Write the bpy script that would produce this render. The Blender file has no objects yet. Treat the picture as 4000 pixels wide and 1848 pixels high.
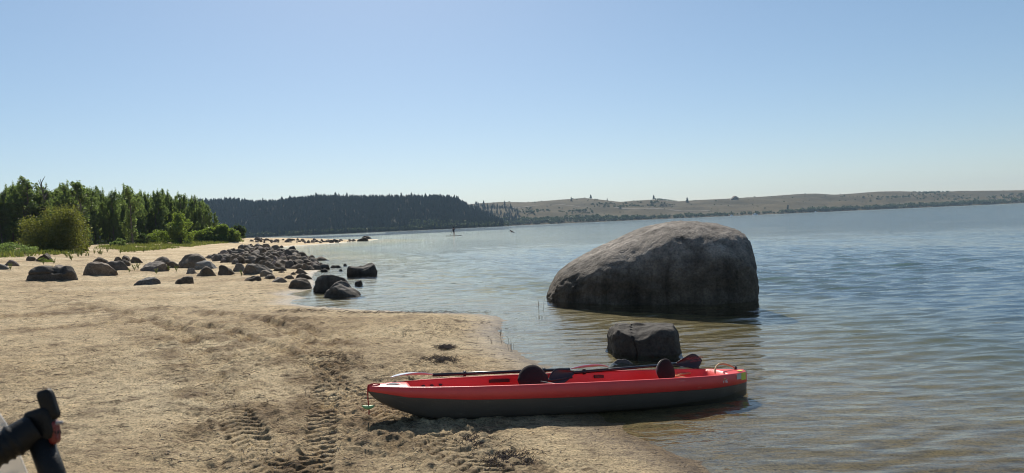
import bpy, bmesh, math, random
import numpy as np
from mathutils import Matrix, Vector

# ------------------------------------------------------------------ camera, sky, sun
SC = bpy.context.scene
COL = SC.collection
W4, H4, F4 = 4000.0, 1848.0, 2800.0            # photograph size and focal length in its pixels
CAM_Z = 1.75
PITCH = math.radians(0.94)
ROLL = math.radians(2.51)
SUN_ELEV = math.radians(41.0)
SUN_AZ = math.radians(-10.0)                    # from +Y, positive to the right

fwd = np.array([0, math.cos(PITCH), -math.sin(PITCH)])
r0 = np.array([1.0, 0, 0]); u0_ = np.array([0, math.sin(PITCH), math.cos(PITCH)])
right = r0 * math.cos(ROLL) - u0_ * math.sin(ROLL)
up = u0_ * math.cos(ROLL) + r0 * math.sin(ROLL)
CP = np.array([0, 0, CAM_Z])

cam_d = bpy.data.cameras.new('camera')
cam = bpy.data.objects.new('camera', cam_d)
COL.objects.link(cam)
cam_d.sensor_width = 36.0
cam_d.lens = 36.0 * F4 / W4
cam_d.clip_start = 0.05
cam_d.clip_end = 20000
cam_d.dof.use_dof = True
cam_d.dof.focus_distance = 9.0
cam_d.dof.aperture_fstop = 11.0
M = Matrix.Identity(4)
for i in range(3):
    M[i][0] = right[i]; M[i][1] = up[i]; M[i][2] = -fwd[i]; M[i][3] = CP[i]
cam.matrix_world = M
SC.camera = cam

world = bpy.data.worlds.new('World')
SC.world = world
world.use_nodes = True
wn = world.node_tree.nodes; wl = world.node_tree.links
wn.clear()
sky = wn.new('ShaderNodeTexSky'); sky.sky_type = 'NISHITA'; sky.sun_disc = False
sky.sun_elevation = SUN_ELEV
sky.sun_rotation = SUN_AZ                       # 0 = +Y
sky.altitude = 500
sky.air_density = 1.0; sky.dust_density = 0.6; sky.ozone_density = 4.0
bg = wn.new('ShaderNodeBackground'); bg.inputs['Strength'].default_value = 0.116
wo = wn.new('ShaderNodeOutputWorld')
gam = wn.new('ShaderNodeGamma'); gam.inputs['Gamma'].default_value = 0.8
wl.new(sky.outputs[0], gam.inputs[0]); hsv = wn.new('ShaderNodeHueSaturation'); hsv.inputs['Saturation'].default_value = 1.08; hsv.inputs['Hue'].default_value = 0.496
wl.new(gam.outputs[0], hsv.inputs['Color']); wl.new(hsv.outputs[0], bg.inputs[0]); wl.new(bg.outputs[0], wo.inputs[0])

sun_d = bpy.data.lights.new('sun', 'SUN')
sun_d.energy = 5.0; sun_d.angle = math.radians(0.53); sun_d.color = (1.0, 0.94, 0.84)
sun = bpy.data.objects.new('sun', sun_d); COL.objects.link(sun)
sdir = Vector((math.sin(SUN_AZ) * math.cos(SUN_ELEV), math.cos(SUN_AZ) * math.cos(SUN_ELEV), math.sin(SUN_ELEV)))
sun.rotation_euler = sdir.to_track_quat('Z', 'Y').to_euler()
sun.location = (0, 0, 60)

SC.view_settings.view_transform = 'Standard'
SC.view_settings.look = 'None'
SC.view_settings.exposure = 0.32
SC.view_settings.gamma = 1.0
SC.view_settings.use_curve_mapping = False
SC.render.engine = 'CYCLES'
cy = SC.cycles
cy.use_denoising = True; cy.filter_width = 1.05
cy.max_bounces = 8; cy.transparent_max_bounces = 12; cy.diffuse_bounces = 3; cy.glossy_bounces = 3
cy.transmission_bounces = 4; cy.volume_bounces = 0
cy.caustics_reflective = False; cy.caustics_refractive = False
cy.sample_clamp_indirect = 6.0

# ------------------------------------------------------------------ helpers
def horizon_y(u):
    return 878 - 0.0439 * (u - 2000)

def ray(u, v):
    return fwd + (u - W4 / 2) / F4 * right - (v - H4 / 2) / F4 * up

def at_depth(u, v, Y):
    d = ray(u, v)
    return CP + d * (Y / d[1])

def at_z(u, v, z=0.0):
    d = ray(u, v)
    return CP + d * ((z - CAM_Z) / d[2])

def project(p):
    q = np.asarray(p, float) - CP
    f = q @ fwd
    return W4 / 2 + F4 * (q @ right) / f, H4 / 2 - F4 * (q @ up) / f

_rs = np.random.RandomState(7)
_perm = _rs.permutation(512)
_perm = np.concatenate([_perm, _perm, _perm])
_g = _rs.normal(size=(512, 3)); _g /= np.linalg.norm(_g, axis=1)[:, None]

def perlin(p):
    p = np.asarray(p, float)
    i = np.floor(p).astype(np.int64); f = p - i
    i &= 511
    w = f * f * f * (f * (f * 6 - 15) + 10)
    out = 0
    for dx in (0, 1):
        wx = w[:, 0] if dx else 1 - w[:, 0]
        a = _perm[(i[:, 0] + dx) & 511]
        for dy in (0, 1):
            wy = w[:, 1] if dy else 1 - w[:, 1]
            b = _perm[(a + i[:, 1] + dy) & 511]
            for dz in (0, 1):
                wz = w[:, 2] if dz else 1 - w[:, 2]
                g = _g[_perm[(b + i[:, 2] + dz) & 511] & 511]
                out = out + wx * wy * wz * (g[:, 0] * (f[:, 0] - dx) + g[:, 1] * (f[:, 1] - dy) + g[:, 2] * (f[:, 2] - dz))
    return out * 1.6

def fbm(p, oct=4, lac=2.03, gain=0.5):
    p = np.asarray(p, float); a = 1.0; s = 0
    for k in range(oct):
        s = s + a * perlin(p + 17.3 * k); p = p * lac; a *= gain
    return s

def P2(x, y, sc, z=0.0):
    return np.stack([np.asarray(x) * sc, np.asarray(y) * sc, np.full(np.shape(x), z)], 1)

def sstep(a, b, x):
    t = np.clip((np.asarray(x, float) - a) / (b - a), 0, 1)
    return t * t * (3 - 2 * t)

def mesh_np(name, verts, faces, smooth=True):
    """faces: (n,3) or (n,4) int array"""
    me = bpy.data.meshes.new(name)
    verts = np.asarray(verts, np.float32); faces = np.asarray(faces, np.int32)
    n, k = faces.shape
    me.vertices.add(len(verts)); me.vertices.foreach_set('co', verts.ravel())
    me.loops.add(n * k); me.loops.foreach_set('vertex_index', faces.ravel())
    me.polygons.add(n)
    me.polygons.foreach_set('loop_start', np.arange(0, n * k, k, dtype=np.int32))
    try:
        me.polygons.foreach_set('loop_total', np.full(n, k, np.int32))
    except Exception:
        pass
    me.polygons.foreach_set('use_smooth', np.full(n, smooth))
    me.update(calc_edges=True)
    return me

def obj(name, me, mat=None, parent=None, loc=None):
    if mat is not None:
        me.materials.clear(); me.materials.append(mat)
    o = bpy.data.objects.new(name, me)
    COL.objects.link(o)
    if parent is not None: o.parent = parent
    if loc is not None: o.location = loc
    return o

def empty(name, loc=(0, 0, 0)):
    o = bpy.data.objects.new(name, None); COL.objects.link(o); o.location = loc
    o.empty_display_size = 0.2
    return o

def tag(o, label=None, cat=None, group=None, kind=None):
    if label: o['label'] = label
    if cat: o['category'] = cat
    if group: o['group'] = group
    if kind: o['kind'] = kind
    return o

class MB:
    """collects shapes into one mesh"""
    def __init__(s): s.v = []; s.f = []
    def add(s, V, Fc):
        n = len(s.v); s.v += [tuple(map(float, p)) for p in V]; s.f += [tuple(int(i) + n for i in q) for q in Fc]
    def box(s, c, h, R=None):
        V = [Vector((sx * h[0], sy * h[1], sz * h[2])) for sx in (-1, 1) for sy in (-1, 1) for sz in (-1, 1)]
        if R is not None: V = [R @ p for p in V]
        V = [p + Vector(c) for p in V]
        s.add(V, [(0, 1, 3, 2), (4, 6, 7, 5), (0, 4, 5, 1), (2, 3, 7, 6), (0, 2, 6, 4), (1, 5, 7, 3)])
    def tube(s, pts, rad, n=10, cap=True):
        pts = [Vector(p) for p in pts]
        if not hasattr(rad, '__len__'): rad = [rad] * len(pts)
        V = []; Fc = []
        prev = None
        for i, p in enumerate(pts):
            t = (pts[min(i + 1, len(pts) - 1)] - pts[max(i - 1, 0)]).normalized()
            ref = Vector((0, 0, 1)) if abs(t.z) < 0.9 else Vector((1, 0, 0))
            if prev is not None:
                ref = prev
            a = t.cross(ref); 
            if a.length < 1e-5: a = t.cross(Vector((0.3, 1, 0.2)))
            a.normalize(); b = a.cross(t).normalized(); prev = b
            for k in range(n):
                an = 2 * math.pi * k / n
                V.append(p + (a * math.cos(an) + b * math.sin(an)) * rad[i])
        for i in range(len(pts) - 1):
            for k in range(n):
                Fc.append((i * n + k, i * n + (k + 1) % n, (i + 1) * n + (k + 1) % n, (i + 1) * n + k))
        if cap:
            Fc.append(tuple(range(n))[::-1]); Fc.append(tuple(range((len(pts) - 1) * n, len(pts) * n)))
        s.add(V, Fc)
    def build(s, name, mat, parent=None, smooth=True):
        me = bpy.data.meshes.new(name); me.from_pydata(s.v, [], s.f); me.update()
        if smooth:
            for p in me.polygons: p.use_smooth = True
        return obj(name, me, mat, parent)

# ------------------------------------------------------------------ materials
def new_mat(name):
    m = bpy.data.materials.new(name); m.use_nodes = True
    nt = m.node_tree; b = nt.nodes['Principled BSDF']
    return m, nt.nodes, nt.links, b

def plain(name, col, rough=0.5, spec=0.5, noise=0.0, nscale=20.0, bump=0.0, bscale=60.0, metallic=0.0):
    m, n, l, b = new_mat(name)
    b.inputs['Base Color'].default_value = (*col, 1); b.inputs['Roughness'].default_value = rough
    b.inputs['Specular IOR Level'].default_value = spec; b.inputs['Metallic'].default_value = metallic
    tc = n.new('ShaderNodeTexCoord')
    if noise > 0:
        t = n.new('ShaderNodeTexNoise'); t.inputs['Scale'].default_value = nscale; t.inputs['Detail'].default_value = 6
        l.new(tc.outputs['Object'], t.inputs['Vector'])
        mx = n.new('ShaderNodeMix'); mx.data_type = 'RGBA'
        mx.inputs['A'].default_value = (*[c * (1 - noise) for c in col], 1)
        mx.inputs['B'].default_value = (*[min(1, c * (1 + noise)) for c in col], 1)
        l.new(t.outputs['Fac'], mx.inputs['Factor']); l.new(mx.outputs['Result'], b.inputs['Base Color'])
    if bump > 0:
        t2 = n.new('ShaderNodeTexNoise'); t2.inputs['Scale'].default_value = bscale; t2.inputs['Detail'].default_value = 5
        l.new(tc.outputs['Object'], t2.inputs['Vector'])
        bp = n.new('ShaderNodeBump'); bp.inputs['Strength'].default_value = 1.0; bp.inputs['Distance'].default_value = bump
        l.new(t2.outputs['Fac'], bp.inputs['Height']); l.new(bp.outputs['Normal'], b.inputs['Normal'])
    return m

def ramp(n, stops):
    r = n.new('ShaderNodeValToRGB')
    e = r.color_ramp.elements
    while len(e) > 1: e.remove(e[-1])
    e[0].position = stops[0][0]; e[0].color = (*stops[0][1], 1)
    for p, c in stops[1:]:
        k = e.new(p); k.color = (*c, 1)
    return r

def mat_sand():
    m, n, l, b = new_mat('sand')
    geo = n.new('ShaderNodeNewGeometry')
    sep = n.new('ShaderNodeSeparateXYZ'); l.new(geo.outputs['Position'], sep.inputs[0])
    def noise(scale, detail=5, rough=0.55, vec=None):
        t = n.new('ShaderNodeTexNoise'); t.inputs['Scale'].default_value = scale; t.inputs['Detail'].default_value = detail
        t.inputs['Roughness'].default_value = rough
        l.new(vec if vec else geo.outputs['Position'], t.inputs['Vector']); return t.outputs['Fac']
    big = noise(0.35, 6); med = noise(3.0, 6, 0.65); fine = noise(45.0, 4, 0.7)
    c1 = ramp(n, [(0.30, (0.480, 0.350, 0.198)), (0.5, (0.680, 0.530, 0.322)), (0.70, (0.800, 0.660, 0.430))])
    l.new(big, c1.inputs[0])
    c2 = ramp(n, [(0.28, (0.40, 0.36, 0.33)), (0.46, (0.86, 0.85, 0.84)), (0.75, (1.12, 1.10, 1.06))])
    l.new(med, c2.inputs[0])
    c3 = ramp(n, [(0.34, (0.36, 0.32, 0.29)), (0.49, (1, 1, 1)), (0.66, (1.24, 1.22, 1.18))])  # grain tone, its dark flecks painted in for tiny shadows between grains
    l.new(fine, c3.inputs[0])
    def mul(a, c):
        x = n.new('ShaderNodeMix'); x.data_type = 'RGBA'; x.blend_type = 'MULTIPLY'; x.inputs['Factor'].default_value = 1
        l.new(a, x.inputs['A']); l.new(c, x.inputs['B']); return x.outputs['Result']
    mpx = n.new('ShaderNodeMapping'); mpx.inputs['Scale'].default_value = (7.0, 15.0, 7.0); l.new(geo.outputs['Position'], mpx.inputs['Vector'])
    c4 = ramp(n, [(0.33, (0.50, 0.46, 0.43)), (0.47, (1, 1, 1)), (0.70, (1.16, 1.15, 1.12))]); l.new(noise(1.0, 4, 0.65, mpx.outputs[0]), c4.inputs[0])  # broader dark flecks, shade of small lumps put into the colour
    col = mul(mul(mul(c1.outputs[0], c2.outputs[0]), c3.outputs[0]), c4.outputs[0])
    at = n.new('ShaderNodeAttribute'); at.attribute_name = 'churn'       # freshly turned, moist sand along the wheel tracks
    ch = n.new('ShaderNodeMix'); ch.data_type = 'RGBA'; ch.blend_type = 'MULTIPLY'; l.new(at.outputs['Fac'], ch.inputs['Factor'])
    l.new(col, ch.inputs['A']); ch.inputs['B'].default_value = (0.46, 0.41, 0.36, 1); col = ch.outputs['Result']
    # scattered dark grains of litter
    vor = n.new('ShaderNodeTexVoronoi'); vor.inputs['Scale'].default_value = 9.0
    l.new(geo.outputs['Position'], vor.inputs['Vector'])
    lit = ramp(n, [(0.0, (0.22, 0.2, 0.2)), (0.06, (0.35, 0.33, 0.33)), (0.11, (1, 1, 1))])
    l.new(vor.outputs['Distance'], lit.inputs[0]); col = mul(col, lit.outputs[0])
    # wet band at the waterline and the lake bed below it
    zn = n.new('ShaderNodeMath'); zn.operation = 'MULTIPLY_ADD'; zn.inputs[1].default_value = 0.035
    l.new(noise(2.5, 4), zn.inputs[0]); l.new(sep.outputs['Z'], zn.inputs[2])
    wet = n.new('ShaderNodeMapRange'); wet.inputs['From Min'].default_value = 0.028; wet.inputs['From Max'].default_value = 0.085
    wet.inputs['To Min'].default_value = 1; wet.inputs['To Max'].default_value = 0
    l.new(zn.outputs[0], wet.inputs['Value'])
    wc = n.new('ShaderNodeMix'); wc.data_type = 'RGBA'; wc.blend_type = 'MULTIPLY'
    l.new(wet.outputs[0], wc.inputs['Factor']); l.new(col, wc.inputs['A']); wc.inputs['B'].default_value = (0.50, 0.46, 0.40, 1)
    # the bed turns from sand to weedy olive and then to deep blue-green water colour further out
    cur = wc.outputs['Result']
    for z0, z1, colr in ((-0.16, -0.38, (0.140, 0.130, 0.050)), (-0.32, -0.66, (0.012, 0.072, 0.200))):
        bed = n.new('ShaderNodeMapRange'); bed.inputs['From Min'].default_value = z0; bed.inputs['From Max'].default_value = z1
        l.new(sep.outputs['Z'], bed.inputs['Value'])
        bc = n.new('ShaderNodeMix'); bc.data_type = 'RGBA'
        l.new(bed.outputs[0], bc.inputs['Factor']); l.new(cur, bc.inputs['A']); bc.inputs['B'].default_value = (*colr, 1)
        cur = bc.outputs['Result']
    l.new(bc.outputs['Result'], b.inputs['Base Color'])
    rr = n.new('ShaderNodeMapRange'); l.new(wet.outputs[0], rr.inputs['Value'])
    rr.inputs['To Min'].default_value = 0.95; rr.inputs['To Max'].default_value = 0.42
    l.new(rr.outputs[0], b.inputs['Roughness'])
    b.inputs['Specular IOR Level'].default_value = 0.3
    # grain relief
    ad = n.new('ShaderNodeMath'); ad.operation = 'MULTIPLY_ADD'; ad.inputs[1].default_value = 0.35
    l.new(noise(120.0, 3, 0.7), ad.inputs[0]); l.new(noise(28.0, 5, 0.7), ad.inputs[2])
    bp = n.new('ShaderNodeBump'); bp.inputs['Strength'].default_value = 1.0; bp.inputs['Distance'].default_value = 0.080
    l.new(ad.outputs[0], bp.inputs['Height']); l.new(bp.outputs['Normal'], b.inputs['Normal'])
    return m

def mat_water():
    m, n, l, b = new_mat('lake_water')
    n.remove(b); out = n['Material Output']
    geo = n.new('ShaderNodeNewGeometry')
    def noise(scale, sx, sy, detail, rough=0.5, rot=0.0):
        mp = n.new('ShaderNodeMapping'); mp.inputs['Scale'].default_value = (sx, sy, 1); mp.inputs['Rotation'].default_value = (0, 0, rot)
        l.new(geo.outputs['Position'], mp.inputs['Vector'])
        t = n.new('ShaderNodeTexNoise'); t.inputs['Scale'].default_value = scale; t.inputs['Detail'].default_value = detail
        t.inputs['Roughness'].default_value = rough
        l.new(mp.outputs[0], t.inputs['Vector']); return t.outputs['Fac']
    f1 = noise(5.0, 0.45, 1.0, 3, 0.55, 0.12)
    f2 = noise(1.1, 0.5, 1.0, 4, 0.6, -0.1)
    b1 = n.new('ShaderNodeBump'); b1.inputs['Strength'].default_value = 1; b1.inputs['Distance'].default_value = 0.02
    l.new(f1, b1.inputs['Height'])
    ca = n.new('ShaderNodeAttribute'); ca.attribute_name = 'chop'        # open water is choppier than the sheltered shallows
    for bn, lo, hi in ((b1, 0.015, 0.032), (None, 0.040, 0.20)):
        mrr = n.new('ShaderNodeMapRange'); mrr.clamp = False; mrr.inputs['To Min'].default_value = lo; mrr.inputs['To Max'].default_value = hi
        l.new(ca.outputs['Fac'], mrr.inputs['Value'])
        if bn: l.new(mrr.outputs[0], bn.inputs['Distance'])
    b2 = n.new('ShaderNodeBump'); b2.inputs['Strength'].default_value = 1; b2.inputs['Distance'].default_value = 0.18
    l.new(mrr.outputs[0], b2.inputs['Distance'])
    l.new(f2, b2.inputs['Height']); l.new(b1.outputs['Normal'], b2.inputs['Normal'])
    # Schlick reflectance of water, the same from both sides of the thin surface
    dt = n.new('ShaderNodeVectorMath'); dt.operation = 'DOT_PRODUCT'
    l.new(b2.outputs['Normal'], dt.inputs[0]); l.new(geo.outputs['Incoming'], dt.inputs[1])
    def math_(op, a, b_=None):
        q = n.new('ShaderNodeMath'); q.operation = op
        for i_, x_ in enumerate((a, b_)):
            if x_ is None: continue
            if isinstance(x_, (int, float)): q.inputs[i_].default_value = x_
            else: l.new(x_, q.inputs[i_])
        return q.outputs[0]
    om = math_('SUBTRACT', 1.0, math_('MINIMUM', math_('ABSOLUTE', dt.outputs['Value']), 1.0))
    frv = math_('ADD', math_('MULTIPLY', math_('POWER', om, 5.0), 0.98), 0.02)
    gl = n.new('ShaderNodeBsdfGlossy'); gl.inputs['Roughness'].default_value = 0.055; l.new(b2.outputs['Normal'], gl.inputs['Normal'])
    tr = n.new('ShaderNodeBsdfTransparent'); tr.inputs['Color'].default_value = (0.91, 0.93, 0.80, 1)
    mx = n.new('ShaderNodeMixShader'); l.new(frv, mx.inputs[0]); l.new(tr.outputs[0], mx.inputs[1]); l.new(gl.outputs[0], mx.inputs[2])
    l.new(mx.outputs[0], out.inputs['Surface'])
    return m

def mat_rock(name, dark, light, stain_shade=None, bump=0.02, scale=1.0, coord='Object'):
    m, n, l, b = new_mat(name)
    tc = n.new('ShaderNodeTexCoord'); oi = n.new('ShaderNodeObjectInfo')
    ofs = n.new('ShaderNodeVectorMath'); ofs.operation = 'ADD'
    l.new(tc.outputs[coord], ofs.inputs[0])
    cx = n.new('ShaderNodeCombineXYZ'); mu = n.new('ShaderNodeMath'); mu.operation = 'MULTIPLY'; mu.inputs[1].default_value = 37.0
    l.new(oi.outputs['Random'], mu.inputs[0]); l.new(mu.outputs[0], cx.inputs[0]); l.new(cx.outputs[0], ofs.inputs[1])
    def noise(s, d=6, r=0.6):
        t = n.new('ShaderNodeTexNoise'); t.inputs['Scale'].default_value = s * scale; t.inputs['Detail'].default_value = d
        t.inputs['Roughness'].default_value = r; l.new(ofs.outputs[0], t.inputs['Vector']); return t.outputs['Fac']
    r1 = ramp(n, [(0.33, dark), (0.55, tuple((a + c) / 2 for a, c in zip(dark, light))), (0.74, light)])
    l.new(noise(2.2, 8, 0.65), r1.inputs[0])
    r2 = ramp(n, [(0.32, (0.55, 0.55, 0.55)), (0.5, (1, 1, 1)), (0.7, (1.35, 1.33, 1.3))]); l.new(noise(24.0, 5, 0.7), r2.inputs[0])
    mm = n.new('ShaderNodeMix'); mm.data_type = 'RGBA'; mm.blend_type = 'MULTIPLY'; mm.inputs['Factor'].default_value = 1
    l.new(r1.outputs[0], mm.inputs['A']); l.new(r2.outputs[0], mm.inputs['B'])
    rv = n.new('ShaderNodeMapRange'); rv.inputs['To Min'].default_value = 0.62; rv.inputs['To Max'].default_value = 1.5
    l.new(oi.outputs['Random'], rv.inputs['Value'])
    m2 = n.new('ShaderNodeVectorMath'); m2.operation = 'SCALE'; l.new(mm.outputs['Result'], m2.inputs[0]); l.new(rv.outputs[0], m2.inputs['Scale'])
    last = m2.outputs[0]
    if stain_shade:
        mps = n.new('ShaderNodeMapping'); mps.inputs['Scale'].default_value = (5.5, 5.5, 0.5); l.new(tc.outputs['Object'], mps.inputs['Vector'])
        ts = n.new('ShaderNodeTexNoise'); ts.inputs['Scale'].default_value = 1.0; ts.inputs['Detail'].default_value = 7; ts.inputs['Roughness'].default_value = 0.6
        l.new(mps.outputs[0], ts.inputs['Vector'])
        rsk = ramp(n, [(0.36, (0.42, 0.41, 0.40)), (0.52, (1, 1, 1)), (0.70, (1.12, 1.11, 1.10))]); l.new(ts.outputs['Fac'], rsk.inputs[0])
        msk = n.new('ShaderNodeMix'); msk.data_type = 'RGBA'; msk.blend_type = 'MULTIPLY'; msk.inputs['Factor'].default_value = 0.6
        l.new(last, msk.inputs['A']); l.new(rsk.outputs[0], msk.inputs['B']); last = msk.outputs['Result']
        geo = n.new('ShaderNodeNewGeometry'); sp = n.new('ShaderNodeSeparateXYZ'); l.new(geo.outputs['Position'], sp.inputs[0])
        zz = n.new('ShaderNodeMath'); zz.operation = 'MULTIPLY_ADD'; zz.inputs[1].default_value = stain_shade[2]; l.new(noise(1.6, 5), zz.inputs[0]); l.new(sp.outputs['Z'], zz.inputs[2])
        mr = n.new('ShaderNodeMapRange'); mr.inputs['From Min'].default_value = stain_shade[0]; mr.inputs['From Max'].default_value = stain_shade[1]
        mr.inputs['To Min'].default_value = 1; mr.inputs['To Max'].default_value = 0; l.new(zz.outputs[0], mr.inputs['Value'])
        sm = n.new('ShaderNodeMix'); sm.data_type = 'RGBA'; sm.blend_type = 'MULTIPLY'; l.new(mr.outputs[0], sm.inputs['Factor'])  # dark lower part: waterline staining, on the big boulder also painted shade
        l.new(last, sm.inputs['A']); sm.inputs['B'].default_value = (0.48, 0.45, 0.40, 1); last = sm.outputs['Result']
    l.new(last, b.inputs['Base Color'])
    b.inputs['Roughness'].default_value = 0.85; b.inputs['Specular IOR Level'].default_value = 0.3
    ad = n.new('ShaderNodeMath'); ad.operation = 'MULTIPLY_ADD'; ad.inputs[1].default_value = 0.4
    l.new(noise(40.0, 4, 0.7), ad.inputs[0]); l.new(noise(11.0, 6, 0.7), ad.inputs[2])
    bp = n.new('ShaderNodeBump'); bp.inputs['Strength'].default_value = 0.9; bp.inputs['Distance'].default_value = bump
    l.new(ad.outputs[0], bp.inputs['Height']); l.new(bp.outputs['Normal'], b.inputs['Normal'])
    return m

def mat_leaf(name, c_dark, c_light, trans=0.35, c_trans=None):
    m, n, l, b = new_mat(name)
    n.remove(b); out = n['Material Output']
    geo = n.new('ShaderNodeNewGeometry'); oi = n.new('ShaderNodeObjectInfo')
    ad = n.new('ShaderNodeMath'); ad.operation = 'MULTIPLY_ADD'; ad.inputs[1].default_value = 0.65
    sc = n.new('ShaderNodeMath'); sc.operation = 'MULTIPLY'; sc.inputs[1].default_value = 0.35
    l.new(oi.outputs['Random'], sc.inputs[0]); l.new(geo.outputs['Random Per Island'], ad.inputs[0]); l.new(sc.outputs[0], ad.inputs[2])
    r = ramp(n, [(0.0, c_dark), (0.6, tuple((a + c) / 2 for a, c in zip(c_dark, c_light))), (1.0, c_light)])
    l.new(ad.outputs[0], r.inputs[0])
    d = n.new('ShaderNodeBsdfDiffuse'); l.new(r.outputs[0], d.inputs['Color'])
    t = n.new('ShaderNodeBsdfTranslucent')
    if c_trans:
        mx0 = n.new('ShaderNodeMix'); mx0.data_type = 'RGBA'; mx0.blend_type = 'MULTIPLY'; mx0.inputs['Factor'].default_value = 1
        l.new(r.outputs[0], mx0.inputs['A']); mx0.inputs['B'].default_value = (*c_trans, 1); l.new(mx0.outputs['Result'], t.inputs['Color'])
    else:
        l.new(r.outputs[0], t.inputs['Color'])
    g = n.new('ShaderNodeBsdfGlossy'); g.inputs['Roughness'].default_value = 0.45; g.inputs['Color'].default_value = (0.6, 0.6, 0.55, 1)
    mx = n.new('ShaderNodeMixShader'); mx.inputs[0].default_value = trans; l.new(d.outputs[0], mx.inputs[1]); l.new(t.outputs[0], mx.inputs[2])
    m2 = n.new('ShaderNodeMixShader'); m2.inputs[0].default_value = 0.05; l.new(mx.outputs[0], m2.inputs[1]); l.new(g.outputs[0], m2.inputs[2])
    l.new(m2.outputs[0], out.inputs['Surface'])
    return m

def mat_hill(name, c0, c1, c2):
    m, n, l, b = new_mat(name)
    geo = n.new('ShaderNodeNewGeometry')
    def noise(s, d=6, r=0.6):
        t = n.new('ShaderNodeTexNoise'); t.inputs['Scale'].default_value = s; t.inputs['Detail'].default_value = d; t.inputs['Roughness'].default_value = r
        l.new(geo.outputs['Position'], t.inputs['Vector']); return t.outputs['Fac']
    r1 = ramp(n, [(0.33, c0), (0.5, c1), (0.68, c2)]); l.new(noise(0.012, 8, 0.65), r1.inputs[0])
    r2 = ramp(n, [(0.34, (0.45, 0.47, 0.40)), (0.46, (1, 1, 1)), (0.7, (1.15, 1.13, 1.1))]); l.new(noise(0.12, 5, 0.7), r2.inputs[0])
    mm = n.new('ShaderNodeMix'); mm.data_type = 'RGBA'; mm.blend_type = 'MULTIPLY'; mm.inputs['Factor'].default_value = 1
    l.new(r1.outputs[0], mm.inputs['A']); l.new(r2.outputs[0], mm.inputs['B']); l.new(mm.outputs['Result'], b.inputs['Base Color'])
    b.inputs['Roughness'].default_value = 0.95; b.inputs['Specular IOR Level'].default_value = 0.1
    return m

MAT = {}
MAT['sand'] = mat_sand()
MAT['water'] = mat_water()
MAT['rock_hero'] = mat_rock('granite_boulder', (0.070, 0.060, 0.050), (0.31, 0.270, 0.228), stain_shade=(0.75, 1.35, 0.7), bump=0.085, scale=0.9)  # waterline staining taken higher, painting shade onto the front face
MAT['rock_dark'] = mat_rock('dark_rock', (0.054, 0.039, 0.026), (0.205, 0.155, 0.108), bump=0.02)
MAT['rock_brown'] = mat_rock('brown_rock', (0.065, 0.052, 0.042), (0.20, 0.165, 0.13), bump=0.02)
MAT['rock_grey'] = mat_rock('grey_rock', (0.10, 0.095, 0.088), (0.22, 0.205, 0.185), bump=0.012)
MAT['rock_pink'] = mat_rock('pinkish_rock', (0.10, 0.075, 0.062), (0.24, 0.185, 0.155), bump=0.015)
MAT['rock_wet'] = mat_rock('rock_in_water', (0.045, 0.038, 0.032), (0.15, 0.128, 0.105), stain_shade=(0.12, 0.26, 0.14), bump=0.02)
MAT['rock_black'] = mat_rock('black_rock', (0.026, 0.022, 0.018), (0.075, 0.063, 0.050), bump=0.015)
MAT['leaf_grove'] = mat_leaf('grove_leaves', (0.085, 0.112, 0.050), (0.180, 0.215, 0.092), 0.56, (1.65, 1.85, 0.95))
MAT['leaf_willow'] = mat_leaf('willow_leaves', (0.052, 0.064, 0.024), (0.170, 0.178, 0.066), 0.5, (1.6, 1.6, 0.6))
MAT['leaf_bright'] = mat_leaf('bright_leaves', (0.085, 0.115, 0.040), (0.20, 0.25, 0.080), 0.5, (1.6, 1.7, 0.6))
MAT['leaf_dark'] = mat_leaf('dark_leaves', (0.035, 0.052, 0.024), (0.085, 0.115, 0.046), 0.4, (1.4, 1.6, 0.7))
MAT['grass'] = mat_leaf('grass_blades', (0.085, 0.105, 0.035), (0.23, 0.25, 0.080), 0.35, (1.4, 1.4, 0.6))
MAT['bark'] = plain('bark', (0.14, 0.12, 0.10), 0.9, 0.2, 0.4, 8)
MAT['conifer'] = mat_leaf('conifer_needles', (0.016, 0.026, 0.018), (0.042, 0.060, 0.034), 0.15)
MAT['far_green'] = mat_leaf('far_shore_leaves', (0.040, 0.060, 0.025), (0.10, 0.135, 0.050), 0.3)
MAT['hill_forest'] = mat_hill('forest_floor', (0.03, 0.032, 0.022), (0.045, 0.045, 0.03), (0.075, 0.068, 0.045))
MAT['hill_dry'] = mat_hill('dry_grass_hill', (0.045, 0.037, 0.014), (0.076, 0.058, 0.024), (0.108, 0.081, 0.038))
MAT['red'] = plain('red_plastic', (0.70, 0.060, 0.052), 0.38, 0.5, 0.10, 6, 0.0012, 90)
MAT['hull'] = plain('charcoal_plastic', (0.078, 0.069, 0.058), 0.42, 0.45, 0.18, 5, 0.0012, 60)
def scuff(m, stretch, col, thr, rough=None):
    nt = m.node_tree; n, l = nt.nodes, nt.links; b = n['Principled BSDF']
    tc = n.new('ShaderNodeTexCoord'); mp = n.new('ShaderNodeMapping'); mp.inputs['Scale'].default_value = stretch
    l.new(tc.outputs['Object'], mp.inputs['Vector'])
    t = n.new('ShaderNodeTexNoise'); t.inputs['Scale'].default_value = 1.0; t.inputs['Detail'].default_value = 7; t.inputs['Roughness'].default_value = 0.7
    l.new(mp.outputs[0], t.inputs['Vector'])
    r = ramp(n, [(thr, (0, 0, 0)), (thr + 0.10, (1, 1, 1))]); l.new(t.outputs['Fac'], r.inputs[0])
    mx = n.new('ShaderNodeMix'); mx.data_type = 'RGBA'; old = b.inputs['Base Color'].links[0].from_socket
    l.new(r.outputs[0], mx.inputs['Factor']); l.new(old, mx.inputs['A']); mx.inputs['B'].default_value = (*col, 1)
    l.new(mx.outputs['Result'], b.inputs['Base Color'])
scuff(MAT['hull'], (2.2, 30, 34), (0.16, 0.14, 0.11), 0.60)
scuff(MAT['red'], (3.0, 26, 30), (0.80, 0.22, 0.18), 0.63)
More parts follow.
